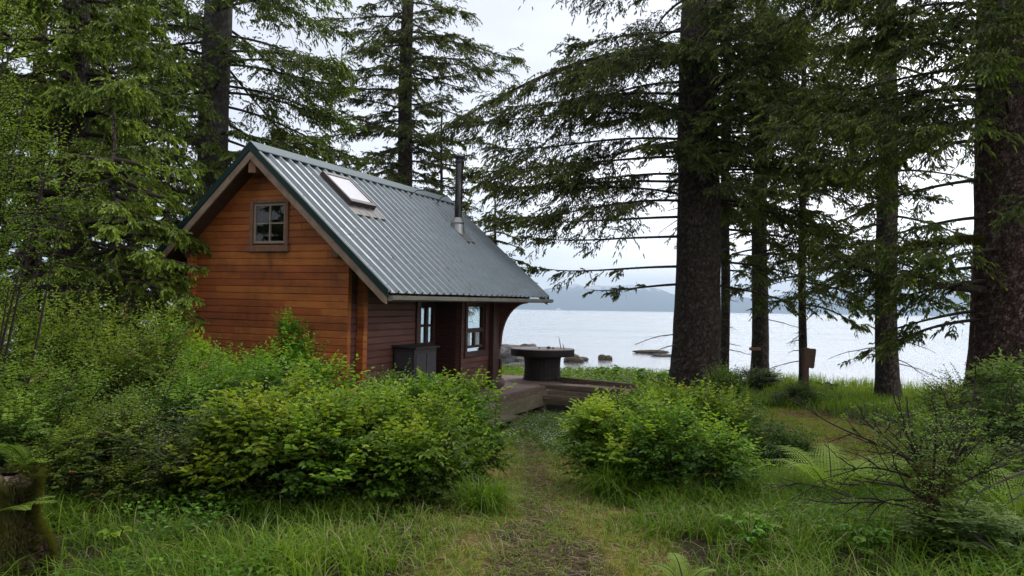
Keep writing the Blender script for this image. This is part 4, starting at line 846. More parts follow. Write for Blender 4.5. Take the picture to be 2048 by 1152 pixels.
for i_ in range(15):
    x_ = -26 + 3.7 * i_ + rgf.normal(0, .8); y_ = -13 - 3 * math.cos((i_ - 7) * .3) + rgf.normal(0, 1.5); c_ = np.array([x_, y_, gzf(x_, y_)]); Hh = rgf.uniform(9, 13)
    q.tube(np.array([c_, c_ + [0, 0, Hh]]), np.array([.25, .05]), 8, .5, 1)
    for j in range(34): z_ = 1 + (Hh - 1.5) * j / 34; bough(q, rgf, c_ + [0, 0, z_], j * 2.4, 2.9 * (1 - .55 * j / 34), droop=.3, sec=.35, fl=.5, fw=.09, secl=1.0, knob=0, bare=.05)
tag(q.obj('unseen_forest', [M['needle_dark'], M['twig']]), 'unseen spruce wood added behind the viewer to block low sky light', 'unseen_forest', kind='stuff')
bd = MB(); bd.box(-.25, .13, -.02, .02, -.05, .05); o = bd.obj('notice_board', M['grey_frame']); o.location = at(1514, 24.6) + np.array([0, 0, 1.15]); tag(o, 'small grey board nailed across the mid-sized trunk', 'board')
# moss ball on a bough and moss mats on the old limb
q = Q(); k_ = 1400; Dn = nrm(rng.normal(0, 1, (k_, 3))); strips(q, Dn * .16 * np.array([1.1, 1, .8]), Dn + np.array([0, 0, -.5]), rng.uniform(.03, .09, k_), .008, rng.random(k_), 0, 0)
th = np.linspace(0, math.pi, 9); ph = np.arange(12) * 2 * math.pi / 12; V = np.stack([.17 * np.sin(th)[:, None] * np.cos(ph), .17 * np.sin(th)[:, None] * np.sin(ph), np.broadcast_to(.14 * np.cos(th)[:, None], (9, 12))], -1); i = np.arange(8)[:, None] * 12; j = np.arange(12)[None]
q.add(V.reshape(-1, 3), np.stack([i + j, i + (j + 1) % 12, i + 12 + (j + 1) % 12, i + 12 + j], -1).reshape(-1, 4), .6, 0)
mb_ = q.obj('moss_clump', [M['moss']]); mb_.location = at(546, 23.3) + np.array([0, 0, 7.75 - .0]); mb_.scale = (1.2, 1.2, 1.2); tag(mb_, 'round yellow-green moss ball on a bough above the gable peak', 'moss')

def leaves(q, P, D, Nn, Ln, Wd, tint, mi=0, fold=.25):
    """pointed oval leaves, folded along the midrib; P base, D direction, Nn rough normal"""
    n_ = len(P); D = nrm(D); S = nrm(np.cross(D, Nn)); U = np.cross(S, D); Ln = np.broadcast_to(Ln, (n_,))[:, None]; Wd = np.broadcast_to(Wd, (n_,))[:, None]
    l1 = P + D * Ln * .3 + S * Wd * .5 + U * Wd * fold; l2 = P + D * Ln * .68 + S * Wd * .42 + U * Wd * fold * .8
    r1 = P + D * Ln * .3 - S * Wd * .5 + U * Wd * fold; r2 = P + D * Ln * .68 - S * Wd * .42 + U * Wd * fold * .8
    tip = P + D * Ln - U * Ln * .12
    V = np.stack([P, l1, l2, tip, r2, r1], 1).reshape(-1, 3); b = (np.arange(n_) * 6)[:, None]
    q.add(V, np.concatenate([b + np.array([[0, 3, 2, 1]]), b + np.array([[0, 5, 4, 3]])]), np.repeat(np.clip(tint, 0, 1), 6), mi)
def shoots(q, rg, P, D, Ln, k_, ll, lw, tint, upn=1.0, mi=0):
    """leafy shoots: stem strip and alternate leaves lying in loose flat sprays"""
    n_ = len(P); D = nrm(D); strips(q, P, D, Ln, .0028, tint * 0 + .4, .12, 1)
    Ln = np.broadcast_to(Ln, (n_,)); v = (np.arange(k_) + .8) / k_; v = np.broadcast_to(v, (n_, k_)) + rg.normal(0, .03, (n_, k_))
    B = P[:, None] + D[:, None] * (Ln[:, None] * v)[..., None]; B[..., 2] -= .12 * Ln[:, None] * v ** 2
    S = nrm(np.cross(D, [0, 0, 1.]) + 1e-4)[:, None]; alt = np.where(np.arange(k_) % 2 == 0, 1., -1.)[None, :, None]
    LD = D[:, None] * (.35 + .9 * v[..., None] ** 3) + S * alt * (1 - .6 * v[..., None] ** 4) + rg.normal(0, .22, (n_, k_, 3)); LD[..., 2] = LD[..., 2] * .6 - .12
    Nn = np.array([0, 0, upn]) + rg.normal(0, .35, (n_, k_, 3)) + D[:, None] * .25
    sz = rg.uniform(.7, 1.15, (n_, k_)) * (1.05 - .35 * v ** 2)
    tn = np.where(tint[:, None] > .985, 1.0, np.minimum(tint[:, None] + .12 * v + rg.normal(0, .06, (n_, k_)), .92))
    leaves(q, B.reshape(-1, 3), LD.reshape(-1, 3), Nn.reshape(-1, 3), (ll * sz).ravel(), (lw * sz).ravel(), tn.ravel(), mi)
def bush_parts(seed, Rr, H, nl, ns, leaf='leaf', ll=.088, lw=.045, sl=.25, k_=7, tb=.38, spire=.25, low=.1, open_=0.0, red=.003):
    """returns (foliage mesh, stems mesh): lobes of leafy shoots on arching stems"""
    rg = np.random.default_rng(seed); q = Q(); st_ = Q()
    a = rg.uniform(0, 2 * math.pi, nl); r_ = Rr * np.sqrt(rg.random(nl)) * .72; hz_ = H * (1 - .5 * (r_ / Rr) ** 2) * rg.uniform(.5, 1.15, nl)
    lr = rg.uniform(.24, .46, nl) * min(Rr, H) * .85
    C = np.stack([r_ * np.cos(a), r_ * np.sin(a), np.maximum(hz_ - lr * .8, low + .1)], -1)
    P = []; D = []; T = []
    per = max(4, ns // nl)
    for i_ in range(nl):
        d = rg.normal(0, 1, (per, 3)); d[:, 2] = d[:, 2] * .8 + .35; d = nrm(d); rad = lr[i_] * (.5 + .5 * rg.random(per) ** .5 + .5 * (rg.random(per) > .86) * rg.random(per))
        p_ = C[i_] + d * rad[:, None] * np.array([1.1, 1.1, .95]); P.append(p_); D.append(d * .7 + np.array([0, 0, .18]) + rg.normal(0, .25, (per, 3)))
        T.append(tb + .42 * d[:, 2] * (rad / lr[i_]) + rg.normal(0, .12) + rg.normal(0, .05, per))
    ns2 = int(ns * .28)      # skirt that reaches down to the ground
    a2 = rg.uniform(0, 2 * math.pi, ns2); zz_ = rg.uniform(low, H * .75, ns2); rr_ = Rr * (.5 + .42 * rg.random(ns2)) * (1 - .35 * (zz_ / H) ** 2) * (.7 + .6 * fbm(a2 * 2, zz_ * 4, 2, seed))
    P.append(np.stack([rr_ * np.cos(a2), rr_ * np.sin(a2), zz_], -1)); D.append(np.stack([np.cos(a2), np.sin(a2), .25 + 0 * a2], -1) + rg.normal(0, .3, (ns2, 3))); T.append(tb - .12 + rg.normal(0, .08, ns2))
    P = np.concatenate(P); D = np.concatenate(D); T = np.concatenate(T)
    k2 = P[:, 2] > low * .6; P, D, T = P[k2], D[k2], T[k2]
    open_ = open_ or .27
    if open_:
        g_ = fbm(P[:, 0] * 3.2, P[:, 1] * 3.2 + P[:, 2] * 3.6, 2, seed + 9); kk = g_ > open_; P, D, T = P[kk], D[kk], T[kk]
    T = np.where(rg.random(len(T)) < red, 1.0, np.minimum(T, .93))
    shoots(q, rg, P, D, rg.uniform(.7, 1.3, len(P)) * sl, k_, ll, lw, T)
    nld = int(nl * 4)             # long leaders that break the outline
    ii = rg.integers(0, nl, nld); dl = rg.normal(0, 1, (nld, 3)); dl[:, 2] = np.abs(dl[:, 2]) * .9 + .35; dl = nrm(dl)
    shoots(q, rg, C[ii] + dl * lr[ii][:, None] * .8, dl + np.array([0, 0, .35]), rg.uniform(1.1, 2.0, nld) * sl, k_ + 5, ll * .9, lw * .9, np.clip(tb + .3 + rg.normal(0, .12, nld), 0, .92))
    nsp = int(nl * 5 * spire * 4)   # upright new shoots above the lobes
    ii = rg.integers(0, nl, nsp); pp = C[ii] + np.stack([rg.normal(0, .5, nsp) * lr[ii], rg.normal(0, .5, nsp) * lr[ii], lr[ii] * .75], -1)
    if nsp: shoots(q, rg, pp, np.stack([rg.normal(0, .35, nsp), rg.normal(0, .35, nsp), np.ones(nsp)], -1), rg.uniform(.8, 1.5, nsp) * sl, k_, ll * .85, lw * .85, np.minimum(tb + .38 + rg.normal(0, .08, nsp), .95))
    nb = nl * 9; ii = rg.integers(0, nl, nb); db = rg.normal(0, 1, (nb, 3)); db[:, 2] = np.abs(db[:, 2]) + .1; db = nrm(db)
    strips(st_, C[ii] + db * lr[ii][:, None] * .3, db + rg.normal(0, .3, (nb, 3)), lr[ii] * rg.uniform(.6, 1.15, nb), .0035, .5, .1, 0)
    for i_ in range(int(nl * 2.2)):
        j = rg.integers(0, nl); s0 = np.array([rg.normal(0, .18) * Rr, rg.normal(0, .18) * Rr, -.05]); e_ = C[j] + rg.normal(0, .12, 3); m_ = (s0 + e_) / 2 + np.array([0, 0, -.1]) * 0 + rg.normal(0, .05, 3)
        t = np.linspace(0, 1, 7)[:, None]; cv = s0 * (1 - t) ** 2 + 2 * m_ * t * (1 - t) + e_ * t ** 2; st_.tube(cv, .011 * (1 - .7 * t[:, 0]) + .002, 5, .5, 0)
    return q.mesh('foliage', [M[leaf], M['twig']]), st_.mesh('stems', [M['twig']])
PROTO = {}
def bush(name, label, px, y, kind, s=(1, 1, 1), rz=0.0, cat='shrub', group='leafy shrubs between the path and the cabin', dz=0.0, dx=0.0):
    p0 = at(px, y); p0[0] += dx; p0[2] += dz
    o = empty(name, p0, rz, label, cat, group); o.scale = s
    fm, sm = PROTO[kind]; link('foliage', fm, o); link('stems', sm, o); return o
PROTO['wide'] = bush_parts(1, 1.25, 1.0, 15, 1250)
PROTO['round'] = bush_parts(2, 1.0, 1.0, 13, 1250)
PROTO['mid'] = bush_parts(3, .8, .95, 10, 900, tb=.5, spire=.35)
PROTO['tall'] = bush_parts(4, .75, 1.6, 14, 1150, tb=.42, spire=.3, red=.012)
PROTO['rough'] = bush_parts(15, 1.0, 1.1, 11, 1000, tb=.36, spire=.5, open_=.33, red=.004)
PROTO['mixed'] = bush_parts(16, 1.0, 1.05, 12, 1050, leaf='leaf_dark', ll=.08, lw=.04, tb=.5, spire=.4, open_=.3)
PROTO['fine'] = bush_parts(5, 1.1, 1.4, 17, 1500, leaf='leaf_olive', ll=.056, lw=.026, sl=.26, k_=11, open_=.31, tb=.48)
PROTO['fine2'] = bush_parts(6, 1.0, 1.2, 14, 1300, leaf='leaf_olive', ll=.052, lw=.025, sl=.25, k_=11, open_=.31, tb=.46, red=.01)
PROTO['dark'] = bush_parts(7, 1.0, 1.1, 12, 1100, leaf='leaf_dark', ll=.045, lw=.022, tb=.4)
PROTO['small'] = bush_parts(8, .5, .5, 7, 420, ll=.045, lw=.024)
PROTO['smalldark'] = bush_parts(9, .55, .42, 7, 420, leaf='leaf_dark', ll=.06, lw=.035, tb=.35, k_=7)
PROTO['pale'] = bush_parts(10, .75, 1.2, 10, 620, leaf='leaf_pale', ll=.085, lw=.034, k_=6, sl=.16, tb=.45, open_=.32)
BU = [ # label, px, y, kind, scale, rz
 ('broad bright green front bush, its foot in the long grass left of the path', 800, 6.6, 'wide', (.68, .72, .80), .3),
 ('front bush whose right flank leans over the path edge', 860, 7.8, 'rough', (.7, .8, .82), 1.2),
 ('front bush in the middle of the left thicket, above the bare straw patch', 690, 6.4, 'rough', (.85, .8, .74), 2.1),
 ('front left-centre bush with large dark lower leaves', 570, 6.4, 'round', (.85, .85, .86), 3.3),
 ('darker front bush left of centre with the deep gap beneath it', 330, 6.3, 'dark', (1.0, .85, .74), .8),
 ('bush nearest the deck steps on the left of the path', 905, 9.6, 'mid', (.62, .8, .72), .2),
 ('bright yellow-green bush directly below the side window of the cabin', 890, 10.6, 'round', (.5, .8, .68), 2.7),
 ('bush in front of the storage bin with the upright leafy tip', 850, 10.9, 'tall', (.7, .7, .56), 1.9),
 ('wide bush in the middle row, centre of the left thicket', 810, 8.8, 'mixed', (.85, .8, .84), 4.1),
 ('bright wide bush in the middle row below the gable corner', 690, 8.6, 'wide', (.92, .9, .74), 5.2),
 ('bush at the foot of the gable wall under its right corner', 700, 10.3, 'mid', (.85, .8, .70), .5),
 ('tall pointed bush with reddish tips against the orange gable wall', 556, 9.9, 'tall', (.72, .72, .98), 3.9),
 ('yellow-green bush just left of the pointed one by the gable wall', 440, 9.6, 'mid', (.9, .8, 1.3), 2.4),
 ('middle-row bush under the left half of the gable wall', 560, 8.4, 'rough', (1.0, .9, .92), 1.4),
 ('tall bush hiding the left bottom corner of the cabin', 365, 9.4, 'tall', (.95, .85, .88), .1),
 ('fine-leaved olive bush in the middle row at the left', 420, 7.9, 'fine', (.9, .8, .8), .6),
 ('fine-leaved olive bush with reddish sprigs above the dark front bush', 270, 8.1, 'fine2', (1.0, .9, 1.15), 1.7),
 ('tall fine-leaved bush in the left thicket reaching eye height', 170, 8.6, 'fine', (1.0, .9, 1.2), 2.9),
 ('tall fine-leaved bush at the back of the left thicket below the bright spruce', 285, 9.3, 'fine', (.9, .9, 1.13), 4.4),
 ('fine-leaved bush at the left edge in the middle distance', 40, 8.2, 'fine2', (1.1, .9, 1.45), 5.0),
 ('olive bush at the left edge close to the camera', 70, 6.2, 'fine', (.8, .75, .72), .9),
 ('dark low bush close to the camera between the stump and the long grass', 190, 6.0, 'fine2', (.75, .65, .55), 2.2),
]
for lb, px, y, kd, s, rz in BU: bush('leafy_shrub', lb, px, y, kd, s, rz)
BR = [
 ('tallest bright bush of the right cluster, in front of the deck end', 1300, 8.9, 'rough', (.8, .8, .74), .4),
 ('front left bush of the right cluster, closest to the path', 1258, 7.2, 'mid', (.8, .8, .74), 1.9),
 ('front bush with pale leaf sprays above the drooping grass tuft', 1355, 6.8, 'rough', (.72, .7, .68), 3.0),
 ('dark bush in the middle of the right cluster', 1385, 8.3, 'rough', (.8, .75, .80), 4.6),
 ('bush touching the left foot of the big spruce trunk', 1345, 11.2, 'mid', (.8, .8, .66), 5.5),
 ('dark green bush growing against the foot of the big spruce trunk', 1424, 11.6, 'mixed', (.62, .6, .98), .7),
 ('bush at the right end of the cluster before the mossy clearing', 1450, 8.8, 'mixed', (.6, .7, .66), 2.5),
]
for lb, px, y, kd, s, rz in BR: bush('leafy_shrub', lb, px, y, kd, s, rz, group='leafy shrubs right of the path')
bush('low_shrub', 'small dark leafy clump alone in the grass beside the mossy clearing', 1545, 8.9, 'smalldark', (.8, .8, .9), 0, group=None)
bush('low_shrub', 'dark heap of leaves at the foot of the trunk with the grey board', 1500, 23.2, 'smalldark', (2.0, 1.5, 1.0), 1, group=None)
bush('low_shrub', 'dark round bush in the grass in front of the brown sign', 1600, 17.2, 'smalldark', (1.1, 1.0, .9), 2, group=None)
BE = [
 ('dark shrub at the foot of the huge right trunk', 2000, 10.2, 'dark', (1.2, 1.0, 1.05), .3),
 ('pale big-leaved shrub at the right edge in front of the huge trunk', 2075, 8.0, 'pale', (1.0, .9, 1.05), 1.2),
 ('pale leaf sprays at the lower right corner near the camera', 2000, 4.9, 'pale', (.75, .7, .28), 2.2),
 ('dark undergrowth low on the right edge', 2020, 7.0, 'dark', (.9, .8, .55), 3.1),
 ('shadowed bush between the bare dead shrub and the huge trunk', 1930, 8.8, 'dark', (.8, .8, .6), 4.1)]
for lb, px, y, kd, s, rz in BE: bush('leafy_shrub', lb, px, y, kd, s, rz, group='shrubs at the right edge')
# tall pale shoots at the left picture edge
PROTO['willow'] = bush_parts(14, .6, 2.6, 16, 800, leaf='leaf_olive', ll=.03, lw=.012, k_=14, sl=.3, tb=.75, spire=.8, open_=.2)
bush('tall_shrub', 'tall yellowish fine-twigged shrub cut off by the left edge high up', -55, 6.4, 'willow', (1.15, 1.15, 1.42), .4, group=None)

# ferns
def frond(q, rg, az, Ln, lift=.9, w=.22, tint=.5):
    n_ = 22; t = np.linspace(.0, 1, n_); h = np.array([math.cos(az), math.sin(az), 0])
    C = h * (Ln * .8 * t ** 1.3)[:, None]; C[:, 2] = Ln * (lift * t - .55 * lift * t ** 2.4)
    q.tube(C, .004 * (1 - .8 * t) + .0012, 4, .3, 1)
    T = nrm(np.gradient(C, axis=0)); S = np.array([-h[1], h[0], 0]); U = np.cross(T, S)
    m_ = 24; u = np.linspace(.16, .99, m_); B = np.stack([np.interp(u, t, C[:, k_]) for k_ in range(3)], -1); Tn = nrm(np.stack([np.interp(u, t, T[:, k_]) for k_ in range(3)], -1))
    pl_ = w * Ln * np.sin(np.clip((u - .05) / .97, 0, 1) ** .62 * math.pi) ** .9 + .01
    for sg_ in (1, -1):
        D = S * sg_ + Tn * .32 + rg.normal(0, .05, (m_, 3)); D[:, 2] -= .15; D = nrm(D)
        # each pinna is a row of small lobes
        k2 = 7; v = (np.arange(k2) + .3) / k2; BB = B[:, None] + D[:, None] * (pl_[:, None] * v)[..., None]; Nn = np.cross(D, Tn) * sg_
        for s2 in (1, -1):
            LD = D[:, None] * .55 + Tn[:, None] * s2 * .8 + 0 * BB; ll_ = pl_[:, None] * .15 * (1.15 - v[None]) + .004
            leaves(q, BB.reshape(-1, 3), LD.reshape(-1, 3), np.broadcast_to(Nn[:, None] * (1 if True else -1), BB.shape).reshape(-1, 3) + 1e-3, ll_.ravel(), ll_.ravel() * .5, np.full(m_ * k2, tint) + rg.normal(0, .08, m_ * k2), 0, .05)
def fern(label, px, y, nf, Ln, seed, az0=0, azs=6.283, lift=1.15, dz=0.0, tint=.55):
    rg = np.random.default_rng(seed); p0 = at(px, y); p0[2] += dz; o = empty('fern', p0, 0, label, 'fern', 'green ferns')
    for i_ in range(nf):
        q = Q(); frond(q, rg, az0 + azs * (i_ + rg.random() * .5) / nf, Ln * rg.uniform(.8, 1.1), lift * rg.uniform(.85, 1.15), tint=tint + rg.normal(0, .06)); q.obj('frond', [M['fern'], M['twig']], o)
fern('bright fern behind the left arms of the bare dead shrub', 1665, 6.4, 7, .8, 1, tint=.75)
fern('fern just right of the brightest one, half hidden by bare twigs', 1745, 6.8, 6, .7, 2, tint=.65)
fern('upright fern at the right, between the dead shrub and the dark undergrowth', 1965, 6.9, 7, .85, 3, tint=.55)
fern('fern low at the right edge under the long bare limb', 2035, 5.6, 6, .7, 4, tint=.5)
fern('fern growing out of the bushes below the storage bin', 820, 8.3, 6, .75, 5, dz=.55, tint=.5)
fern('small fern at the bottom right of the grass', 1370, 4.25, 5, .28, 6, tint=.6)
fern('fern at the far left just above the mossy stump', 60, 5.6, 6, .5, 7, dz=.25, tint=.55)
fern('fern fronds arching over the mossy stump at the lower left corner', 5, 4.3, 3, .34, 8, az0=-.7, azs=1.6, dz=.36, lift=.5, tint=.7)
fern('dim fern between the dark front bush and the olive bush', 150, 6.3, 5, .55, 9, dz=.15, tint=.4)
fern('little fern in the long grass right of the dark leafy clump', 1500, 5.2, 5, .33, 10, tint=.6)

# broad-leaved plants
def herb(label, px, y, n_, H, ll, seed, mt='leaf_pale', group='broad-leaved herbs', spread=.25, tint=.5, name='herb_plant'):
    rg = np.random.default_rng(seed); o = empty(name, at(px, y), 0, label, 'plant', group); q = Q()
    az = rg.uniform(0, 6.283, n_); hh = H * rg.uniform(.45, 1, n_); sp = spread * rg.uniform(.3, 1, n_)
    B = np.stack([sp * np.cos(az), sp * np.sin(az), hh], -1)
    for i_ in range(n_): t = np.linspace(0, 1, 5)[:, None]; q.tube(np.array([[0, 0, -.02]]) * (1 - t) + B[i_] * t * np.array([1, 1, 1]) - np.array([1, 1, 0]) * B[i_] * .3 * np.sin(t * 3.14), .005, 4, .4, 0)
    for f_ in (-1.0, -.45, 0, .45, 1.0):
        a = az + f_; D = np.stack([np.cos(a), np.sin(a), -.15 + rg.normal(0, .12, n_)], -1); leaves(q, B, D, np.array([0, 0, 1.]) + rg.normal(0, .25, (n_, 3)), ll * rg.uniform(.8, 1.1, n_) * (1 - .22 * abs(f_)), ll * .5, tint + rg.normal(0, .1, n_), 0, .15)
    q.obj('foliage', [M[mt]], o); return o
herb('leafy sunlit plant leaning out right below the table rim', 1142, 19.6, 9, .62, .2, 1, 'leaf', tint=.75)
herb('shorter plant right of the table foot', 1120, 18.9, 8, .35, .16, 2, 'leaf', tint=.6)
herb('tall broad-leaved plant standing alone against the water above the far greens', 1222, 23.5, 8, .62, .22, 3, 'leaf', tint=.6, spread=.35)
herb('big broad-leaved plant just left of the big spruce trunk', 1306, 21, 16, .68, .2, 4, 'leaf', tint=.55, spread=.42)
herb('second broad-leaved plant beside the big spruce, nearer the deck', 1328, 19.8, 12, .5, .16, 5, 'leaf', tint=.45, spread=.4)
herb('whorled bright plant in the grass at the lower right', 1735, 4.75, 18, .30, .07, 6, 'leaf', tint=.5, spread=.14)
herb('bright seedling with oval leaves in the lower left grass', 232, 4.6, 5, .22, .085, 7, 'leaf', tint=.75, spread=.1)
herb('single leafy sprig before the dark gap under the front bushes', 775, 5.9, 9, .28, .07, 8, 'leaf', tint=.45, spread=.12)
herb('yellow-green leaf sprig in the grass below the right bushes', 1500, 4.9, 14, .24, .06, 9, 'leaf', tint=.6, spread=.12)
herb('low bright plant near the trunk behind the sign', 1650, 21.5, 12, .3, .16, 10, 'leaf', tint=.6, spread=.35)
herb('tiny leafy plant by the bottom edge left of the path', 505, 4.35, 9, .18, .07, 11, 'leaf', tint=.55, spread=.15)

# grass (uncountable): three sheets of blades
def grass_obj(name, label, pts, H, W, lean, tint, seed, mt='grass', cat='grass'):
    rg = np.random.default_rng(seed); n_ = len(pts); az = rg.uniform(0, 6.283, n_); ln = lean * rg.uniform(.3, 1.3, n_); h = H * rg.uniform(.55, 1.15, n_)
    d = np.stack([np.cos(az), np.sin(az)], -1); P = np.stack([pts[:, 0], pts[:, 1], gz(pts[:, 0], pts[:, 1]) - .01], -1)
    S = np.stack([-d[:, 1], d[:, 0], 0 * az], -1); V = []
    for t in (0, .35, .7, 1.0):
        c = P.copy(); c[:, :2] += d * (ln * h * t ** 2.0)[:, None]; c[:, 2] += h * (t - .42 * np.minimum(ln, 1.3) * t ** 3)
        w_ = (W * (1 - t ** 1.6) + .0006)[:, None] if np.ndim(W) else W * (1 - t ** 1.6) + .0006
        V += [c - S * w_, c + S * w_]
    V = np.stack(V, 1).reshape(-1, 3); b = (np.arange(n_) * 8)[:, None]
    F = np.concatenate([b + np.array([[0, 1, 3, 2]]), b + np.array([[2, 3, 5, 4]]), b + np.array([[4, 5, 7, 6]])])
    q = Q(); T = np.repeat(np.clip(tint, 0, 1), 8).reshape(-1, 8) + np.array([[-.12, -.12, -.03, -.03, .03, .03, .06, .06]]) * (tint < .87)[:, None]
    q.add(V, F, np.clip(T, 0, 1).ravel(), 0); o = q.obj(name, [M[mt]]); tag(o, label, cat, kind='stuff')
def scatter(n_, x0, x1, y0, y1, rg, dens):
    x = rg.uniform(x0, x1, n_); y = rg.uniform(y0, y1, n_); k_ = rg.random(n_) < dens(x, y); return np.stack([x[k_], y[k_]], -1)
def local(p): v = p - CO[:2]; return v @ D2[:2], v @ D1[:2]
def free_of_cabin(x, y):
    t, s = local(np.stack([x, y], -1)); return ~(((t > -3.1) & (t < 1.38) & (s > -.7) & (s < 8.4)) | ((t > 1) & (t < 4) & (s > 5.4) & (s < 7.6)))
rg = np.random.default_rng(50)
def tufts(pts, k_, sp, rg): return (pts[:, None] + rg.normal(0, sp, (len(pts), k_, 2))).reshape(-1, 2)
# long lush grass close to the camera
def dn(x, y):
    off = np.abs(x - path_x(y)) / (path_w(y) * 1.25); return sstep(off, 1.0, 2.2) * (.35 + .65 * (fbm(x * 1.5, y * 1.5, 2, 8) > .4)) * (1 - lawn_mask(x, y))
p = tufts(scatter(3800, -4.2, 5.5, 3.4, 6.5, rg, dn), 11, .05, rg); nt_ = len(p)
f_ = fbm(p[:, 0] * .9, p[:, 1] * .9, 3, 12); edge = sstep(np.abs(p[:, 0] - path_x(p[:, 1])), .5, 1.7)
tn = .42 + .6 * (f_ - .4) + rg.normal(0, .12, nt_); tn = np.where(rg.random(nt_) < .05 + .25 * (1 - edge), rg.uniform(.88, 1, nt_), np.minimum(tn, .85))
H_ = (.10 + .17 * edge) * (.7 + .8 * f_) 
grass_obj('long_grass', 'long bright arching grass along the near edge of the bushes', p, H_, .0040, 1.05, tn, 51)
p = tufts(scatter(4200, 0.6, 7.5, 5.2, 10.5, rg, lambda x, y: (1 - .97 * lawn_mask(x, y)) * (1 - .8 * sstep(y, 7.9, 8.8) * (x > 1.8)) * sstep(np.abs(x - path_x(y)), .35, 1.0)), 10, .06, rg); nt_ = len(p); f_ = fbm(p[:, 0] * .7, p[:, 1] * .7, 3, 13)
tn = .40 + .55 * (f_ - .42) + rg.normal(0, .11, nt_); tn = np.where(rg.random(nt_) < .05, .92, np.minimum(tn, .84))
grass_obj('meadow_grass', 'knee-high green grass filling the right side before the clearing', p, (.15 + .17 * sstep(p[:, 0], .7, 1.8) * (1 - sstep(p[:, 1], 7.3, 8.6))) * (.5 + .95 * f_), .0042, 1.0, tn, 52)
# mown mossy clearing
p = tufts(scatter(6500, 1, 9, 8.0, 18.5, rg, lambda x, y: (lawn_mask(x, y) > .02) * (.12 + .88 * (fbm(x * 1.3, y * 1.3, 3, 3) > .43))), 7, .07, rg); nt_ = len(p)
grass_obj('short_grass', 'short yellow-green grass over the mossy clearing', p, .07 * np.ones(nt_), .0055, .7, np.clip(.70 + rg.normal(0, .12, nt_) + .5 * (fbm(p[:, 0] * .8, p[:, 1] * .8, 2, 90) - .45), 0, .86), 53)
# far bank grass
def bank(x, y): return sstep(y, 15.5, 19) * (1 - sstep(y - shore(x), .2, 1.5)) * free_of_cabin(x, y) * (1 - .9 * lawn_mask(x, y)) * (.5 + .5 * (fbm(x * .8, y * .8, 2, 60) > .38))
p = tufts(scatter(9500, -3, 22, 14.5, 27.5, rg, bank), 8, .09, rg); nt_ = len(p); f_ = fbm(p[:, 0] * .6, p[:, 1] * .6, 3, 14)
tn = np.where(rg.random(nt_) < .08, .93, np.clip(.70 + rg.normal(0, .12, nt_) + .5 * (f_ - .42), 0, .85)); yb = sstep(p[:, 1], 20, 25)
grass_obj('bank_grass', 'tall wispy grass along the bank above the water', p, (.2 + .28 * yb) * (.6 + .8 * f_), .008, .55, tn, 54)
p = tufts(scatter(3600, 3, 15, 10, 20, rg, lambda x, y: (1 - lawn_mask(x, y)) * (.4 + .6 * (fbm(x * .8, y * .8, 2, 61) > .4))), 8, .09, rg); nt_ = len(p); f_ = fbm(p[:, 0] * .6, p[:, 1] * .6, 3, 15)
grass_obj('field_grass', 'green grass between the clearing and the huge right trunk', p, .3 * (.6 + .8 * f_), .007, .6, np.clip(.42 + rg.normal(0, .12, nt_) + .4 * (f_ - .4), 0, .85), 55)
# dry grass and cut stalks on the path edges
def dry(x, y): o_ = np.abs(x - path_x(y)) / path_w(y); return np.exp(-((o_ - 1.6) / .8) ** 2) * (y < 10) + .5 * np.exp(-(((x + .25) / .7) ** 2 + ((y - 5.3) / .5) ** 2)) + .5 * np.exp(-(((x + 1.2) / .5) ** 2 + ((y - 5.5) / .4) ** 2))
p = tufts(scatter(3600, -2.5, 1.8, 3.5, 10, rg, dry), 7, .05, rg); nt_ = len(p)
grass_obj('dry_grass', 'pale dry grass matted along both edges of the path', p, .11 * rg.uniform(.5, 1.3, nt_), .0026, 1.2, np.where(rg.random(nt_) < .35, rg.uniform(.86, .98, nt_), rg.uniform(.4, .8, nt_)), 56)
p = tufts(scatter(5200, -.8, 1.4, 3.5, 12, rg, lambda x, y: (np.abs(x - path_x(y)) < .75) * (.35 + .65 * (fbm(x * 2, y * 2, 2, 71) > .42))), 6, .045, rg); nt_ = len(p)
grass_obj('path_grass', 'sparse short grass creeping over the trodden path', p, .055 * rg.uniform(.5, 1.5, nt_), .003, 1.0, np.where(rg.random(nt_) < .15, .93, np.clip(rg.normal(.55, .15, nt_), 0, .85)), 57)
# a drooping tuft under the right bushes
for lb, px, y, n_, H__ in (('drooping tuft of broad grass blades below the front bush right of the path', 1235, 6.55, 420, .5), ('darker drooping grass tuft right of the first one', 1290, 6.6, 300, .42), ('upright bright grass tuft at the left path edge', 965, 6.0, 300, .45)):
    rr_ = np.random.default_rng(int(px)); c0 = at(px, y); o_ = Q(); az = rr_.uniform(0, 6.283, n_); ln = rr_.uniform(.3, 1.25, n_); h = H__ * rr_.uniform(.5, 1.1, n_); d = np.stack([np.cos(az), np.sin(az), 0 * az], -1); S = np.stack([-d[:, 1], d[:, 0], 0 * az], -1); V = []
    b0 = rr_.normal(0, .09, (n_, 3)) * np.array([1, 1, 0])
    for t in (0, .3, .6, .85, 1.0):
        c = b0 + d * (ln * h * t ** 1.6)[:, None] + np.array([0, 0, 1.]) * (h * (t - .62 * ln * t ** 2.6))[:, None]; w_ = .0042 * (1 - t ** 2) + .0006; V += [c - S * w_, c + S * w_]
    V = np.stack(V, 1).reshape(-1, 3); b = (np.arange(n_) * 10)[:, None]; o_.add(V, np.concatenate([b + np.array([[2 * i_, 2 * i_ + 1, 2 * i_ + 3, 2 * i_ + 2]]) for i_ in range(4)]), np.repeat(np.clip(rr_.normal(.45, .15, n_), 0, .86), 10)); o2 = o_.obj('grass_tuft', [M['grass']]); o2.location = c0; tag(o2, lb, 'grass tuft', 'grass tufts')
